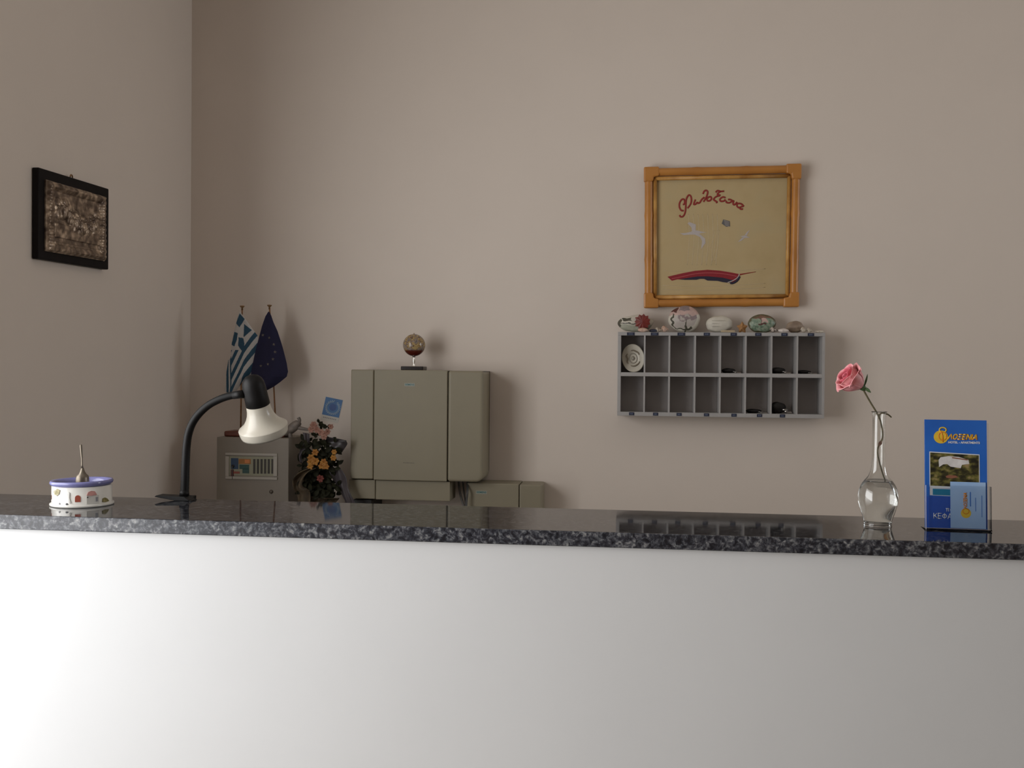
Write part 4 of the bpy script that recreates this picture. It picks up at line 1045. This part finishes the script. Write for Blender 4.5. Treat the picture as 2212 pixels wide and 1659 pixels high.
def panel(x0, x1, y0, y1, d0, d1, k=0, mb=None):
    mb = mb or MB(); mb.prism([hp(x0, y0, d0), hp(x1, y0, d0), hp(x1, y1, d0), hp(x0, y1, d0)], hn*(d1-d0), k); return mb
obj('front_pocket', panel(104, 896, 918, 1470, .0088, .0106), m_acr, hold, bevel=.0004)
obj('back_plate', panel(104, 896, 130, 1470, -.0075, -.0055), m_acr, hold, bevel=.0004)
m_aedge = mat('painted_edge_highlight', (.62, .62, .66), .15, .02)  # edge highlight painted as a pale base colour on the left strip
obj('side_wall', panel(103, 107, 918, 1470, .0070, .0106), m_aedge, hold)
obj('side_wall', panel(893, 899, 918, 1470, -.0055, .0106), m_acr, hold)
obj('foot', panel(96, 904, 1456, 1470, -.05, .012), m_acr, hold, bevel=.0004)
m_bro = ramp_mat('glossy_blue_print', [(.3, (.012, .105, .46)), (.7, (.018, .14, .56))], 12, .25)
m_bro2 = mat('deep_blue_print', (.016, .085, .45), .25)
m_yel = mat('sun_yellow_print', (.75, .50, .04), .3); m_ora = mat('orange_print', (.72, .25, .02), .3); m_wht = mat('white_print', (.70, .72, .75), .3)
m_tealp = mat('teal_print', (.01, .20, .36), .3)
m_trees = ramp_mat('tree_photo_print', [(.38, (.010, .010, .004)), (.48, (.04, .035, .010)), (.58, (.14, .13, .03)), (.72, (.34, .24, .12))], 60, .3, detail=7, stretch=(1, 1, 1.5))
m_housep = ramp_mat('white_house_print', [(.3, (.55, .53, .52)), (.7, (.75, .73, .72))], 60, .3)
m_roofp = mat('brown_roof_print', (.25, .10, .06), .3)
mb = MB(); panel(108, 866, 92, 1452, -.0045, 0, 0, mb)
def bpatch(poly, k, d, e=.0001): mb.prism([hp(x, y, d) for x, y in poly], hn*e, k)
bpatch([(108, 1060), (866, 1060), (866, 1450), (108, 1450)], 1, .0000)
# photograph
bpatch([(162, 496), (776, 520), (776, 960), (162, 940)], 3, .0002)
bpatch([(172, 508), (766, 531), (766, 950), (172, 930)], 5, .0004)
bpatch([(275, 600), (300, 565), (400, 548), (520, 556), (640, 590), (650, 640), (560, 655), (545, 697), (420, 680), (380, 650), (330, 655), (280, 690)], 6, .0006)
bpatch([(440, 560), (630, 584), (630, 598), (440, 574)], 7, .0008)
bpatch([(360, 800), (400, 785), (480, 790), (520, 812), (440, 828), (370, 822)], 7, .0008)
bpatch([(165, 925), (766, 935), (766, 955), (165, 955)], 3, .0006)
bpatch([(165, 955), (800, 965), (800, 1060), (165, 1045)], 3, .0003); bpatch([(200, 962), (790, 970), (790, 1050), (200, 1040)], 4, .0005)
def disc(x, y, rx_, ry_, k, d): bpatch([(x+rx_*math.cos(a), y+ry_*math.sin(a)) for a in [2*math.pi*q/28 for q in range(28)]], k, d)
disc(305, 310, 88, 82, 2, .0004)
def ring(x, y, rx_, ry_, w, k, d, a0=0, a1=360):
    P = [hp(x+rx_*math.cos(R(a0+(a1-a0)*q/24)), y+ry_*math.sin(R(a0+(a1-a0)*q/24)), d) for q in range(25)]
    mb.tube(P, w/5.722*sh/2, 6, k, squash=.15, flatdir=hn)
ring(330, 220, 42, 30, 16, 2, .0006); ring(325, 300, 48, 52, 13, 8, .0008)
mb.tube([hp(300, 235, .0008), hp(325, 290, .0008), hp(330, 375, .0008)], 8/5.722*sh, 6, 8, squash=.15, flatdir=hn)
def htext(s, x, y, size, k, shear=0., bold=0., sx=1., align='CENTER', rot=0):
    M = frame_M(hp(x, y, .0006), hex_, hup, hn) @ Matrix.Rotation(R(rot), 4, 'Z'); text_mb(mb, s, M, size/5.722*sh, k, .0001, shear, bold, align, sx)
GLY = {'Λ': [[(0,0),(.4,1),(.8,0)]], 'Ο': [[(.42+.4*math.cos(t), .5+.5*math.sin(t)) for t in [2*math.pi*i/18 for i in range(19)]]],
  'Ξ': [[(.05,1),(.7,1)],[(.12,.52),(.62,.52)],[(0,0),(.7,0)]], 'Ε': [[(.65,1),(0,1),(0,0),(.65,0)],[(0,.52),(.58,.52)]],
  'Ν': [[(0,0),(0,1),(.7,0),(.7,1)]], 'Ι': [[(.05,0),(.05,1)]], 'Α': [[(0,0),(.4,1),(.8,0)],[(.14,.33),(.66,.33)]],
  'Κ': [[(0,0),(0,1)],[(.65,1),(.02,.42)],[(.2,.6),(.7,0)]], 'Φ': [[(.42,0),(.42,1)],[(.42+.4*math.cos(t), .5+.32*math.sin(t)) for t in [2*math.pi*i/18 for i in range(19)]]],
  'π': [[(0,.66),(.75,.66)],[(.18,.64),(.16,0)],[(.55,.64),(.54,.1),(.66,0)]], 'ο': [[(.32+.3*math.cos(t), .33+.33*math.sin(t)) for t in [2*math.pi*i/14 for i in range(15)]]]}
ADV = {'Λ': 1.0, 'Ο': 1.06, 'Ξ': .92, 'Ε': .86, 'Ν': .94, 'Ι': .34, 'Α': 1.0, 'Κ': .9, 'Φ': 1.08, 'π': .95, 'ο': .85}
def letters(mb, word, O, ex, ey, h, w, k, shear=0., sx=1.):
    # brush letters: O lower left corner, ex/ey unit directions, h capital height, w stroke width, all metres
    x = 0
    for ch in word:
        for st in GLY[ch]:
            P = [O+ex*((x+a)*h*sx+b*h*shear)+ey*(b*h) for a, b in st]
            for p, q in zip(P, P[1:]): mb.tube([p-(q-p).normalized()*w*.3, q+(q-p).normalized()*w*.3], w/2, 8, k, squash=.12, flatdir=hn)
        x += ADV[ch]
u_ = sh/5.722
letters(mb, 'ΛΟΞΕΝΙΑ', hp(392, 334, .0006), hex_, hup, 58*u_, 16*u_, 8, .28, .97)
letters(mb, 'ΛΟΞΕΝΙΑ', hp(389, 330, .0009), hex_, hup, 58*u_, 8*u_, 2, .28, .97)
htext('HOTEL - APARTMENTS', 588, 376, 36, 3, 0, .0002, 1.0)
letters(mb, 'πο', hp(362, 1240, .0005), hex_, hup, 52*u_, 8*u_, 3)
letters(mb, 'ΚΕΦΑ', hp(212, 1332, .0005), hex_, hup, 62*u_, 9*u_, 3, 0, .93)
tag(obj('brochure', mb, [m_bro, m_bro2, m_yel, m_wht, m_tealp, m_trees, m_housep, m_roofp, m_ora]), 'tall blue brochure with yellow sun logo and white house photo in the acrylic stand', 'brochure')
# business card in front of the brochure
m_card = ramp_mat('pale_blue_card', [(.3, (.30, .48, .78)), (.7, (.42, .60, .86))], 14, .3)
mb = MB(); panel(412, 842, 868, 1444, .0030, .0036, 0, mb)
def cp(x, y, d=.0037): return hp(x, y, d)
mb.prism([cp(600+62*math.cos(a), 1255+62*math.sin(a)) for a in [2*math.pi*q/24 for q in range(24)]], hn*.0001, 1)
letters(mb, 'ΛΟΞΕΝΙΑ', hp(612, 1200, .0040), hup, -hex_, 36*u_, 9*u_, 2, .2, .9)
P = [hp(600+38*math.cos(a), 1230+34*math.sin(a), .0039) for a in [2*math.pi*q/20 for q in range(21)]]; mb.tube(P, 5/5.722*sh, 6, 2, squash=.15, flatdir=hn)
for x, y0_, y1_, w in ((648, 990, 1170, 7), (715, 1060, 1230, 4), (790, 1030, 1300, 4)):
    mb.prism([cp(x, y0_), cp(x+w*2, y0_), cp(x+w*2, y1_), cp(x, y1_)], hn*.0001, 3)
tag(obj('business_card', mb, [m_card, m_yel, m_ora, mat('mid_blue_print', (.05, .18, .55), .3)]), 'pale blue business card with a sideways sun logo, in front of the blue brochure', 'business card')

# ------------------------------------------------------------------ daylight and added fill
w = bpy.data.worlds.new('world'); sc.world = w; w.use_nodes = True
w.node_tree.nodes['Background'].inputs[0].default_value = (.75, .85, 1, 1); w.node_tree.nodes['Background'].inputs[1].default_value = .6
def area(name, loc, rot, sx, sy, power, col):
    l = bpy.data.lights.new(name, 'AREA'); l.shape = 'RECTANGLE'; l.size = sx; l.size_y = sy; l.energy = power; l.color = col
    o = bpy.data.objects.new(name, l); COL.objects.link(o); o.location = loc; o.rotation_euler = rot; return o
area('daylight_left_window', (XL-.50, (W0+W1)/2-.05, (WZ0+WZ1)/2+.1), (R(90), 0, R(-90)), W1-W0+.1, WZ1-WZ0+.1, 105, (1., .99, .975))
area('fill_right', (XR+.02, (V0+V1)/2, (VZ0+VZ1)/2), (R(90), 0, R(90)), V1-V0-.12, VZ1-VZ0-.14, 41, (.90, .95, 1.))  # added cool fill from the right, brightens the left wall
sc.view_settings.view_transform = 'Standard'; sc.view_settings.look = 'None'
sc.view_settings.exposure = 0; sc.view_settings.gamma = 1
sc.view_settings.use_curve_mapping = False
for o in bpy.data.objects:
    if '_o' in o: del o['_o']
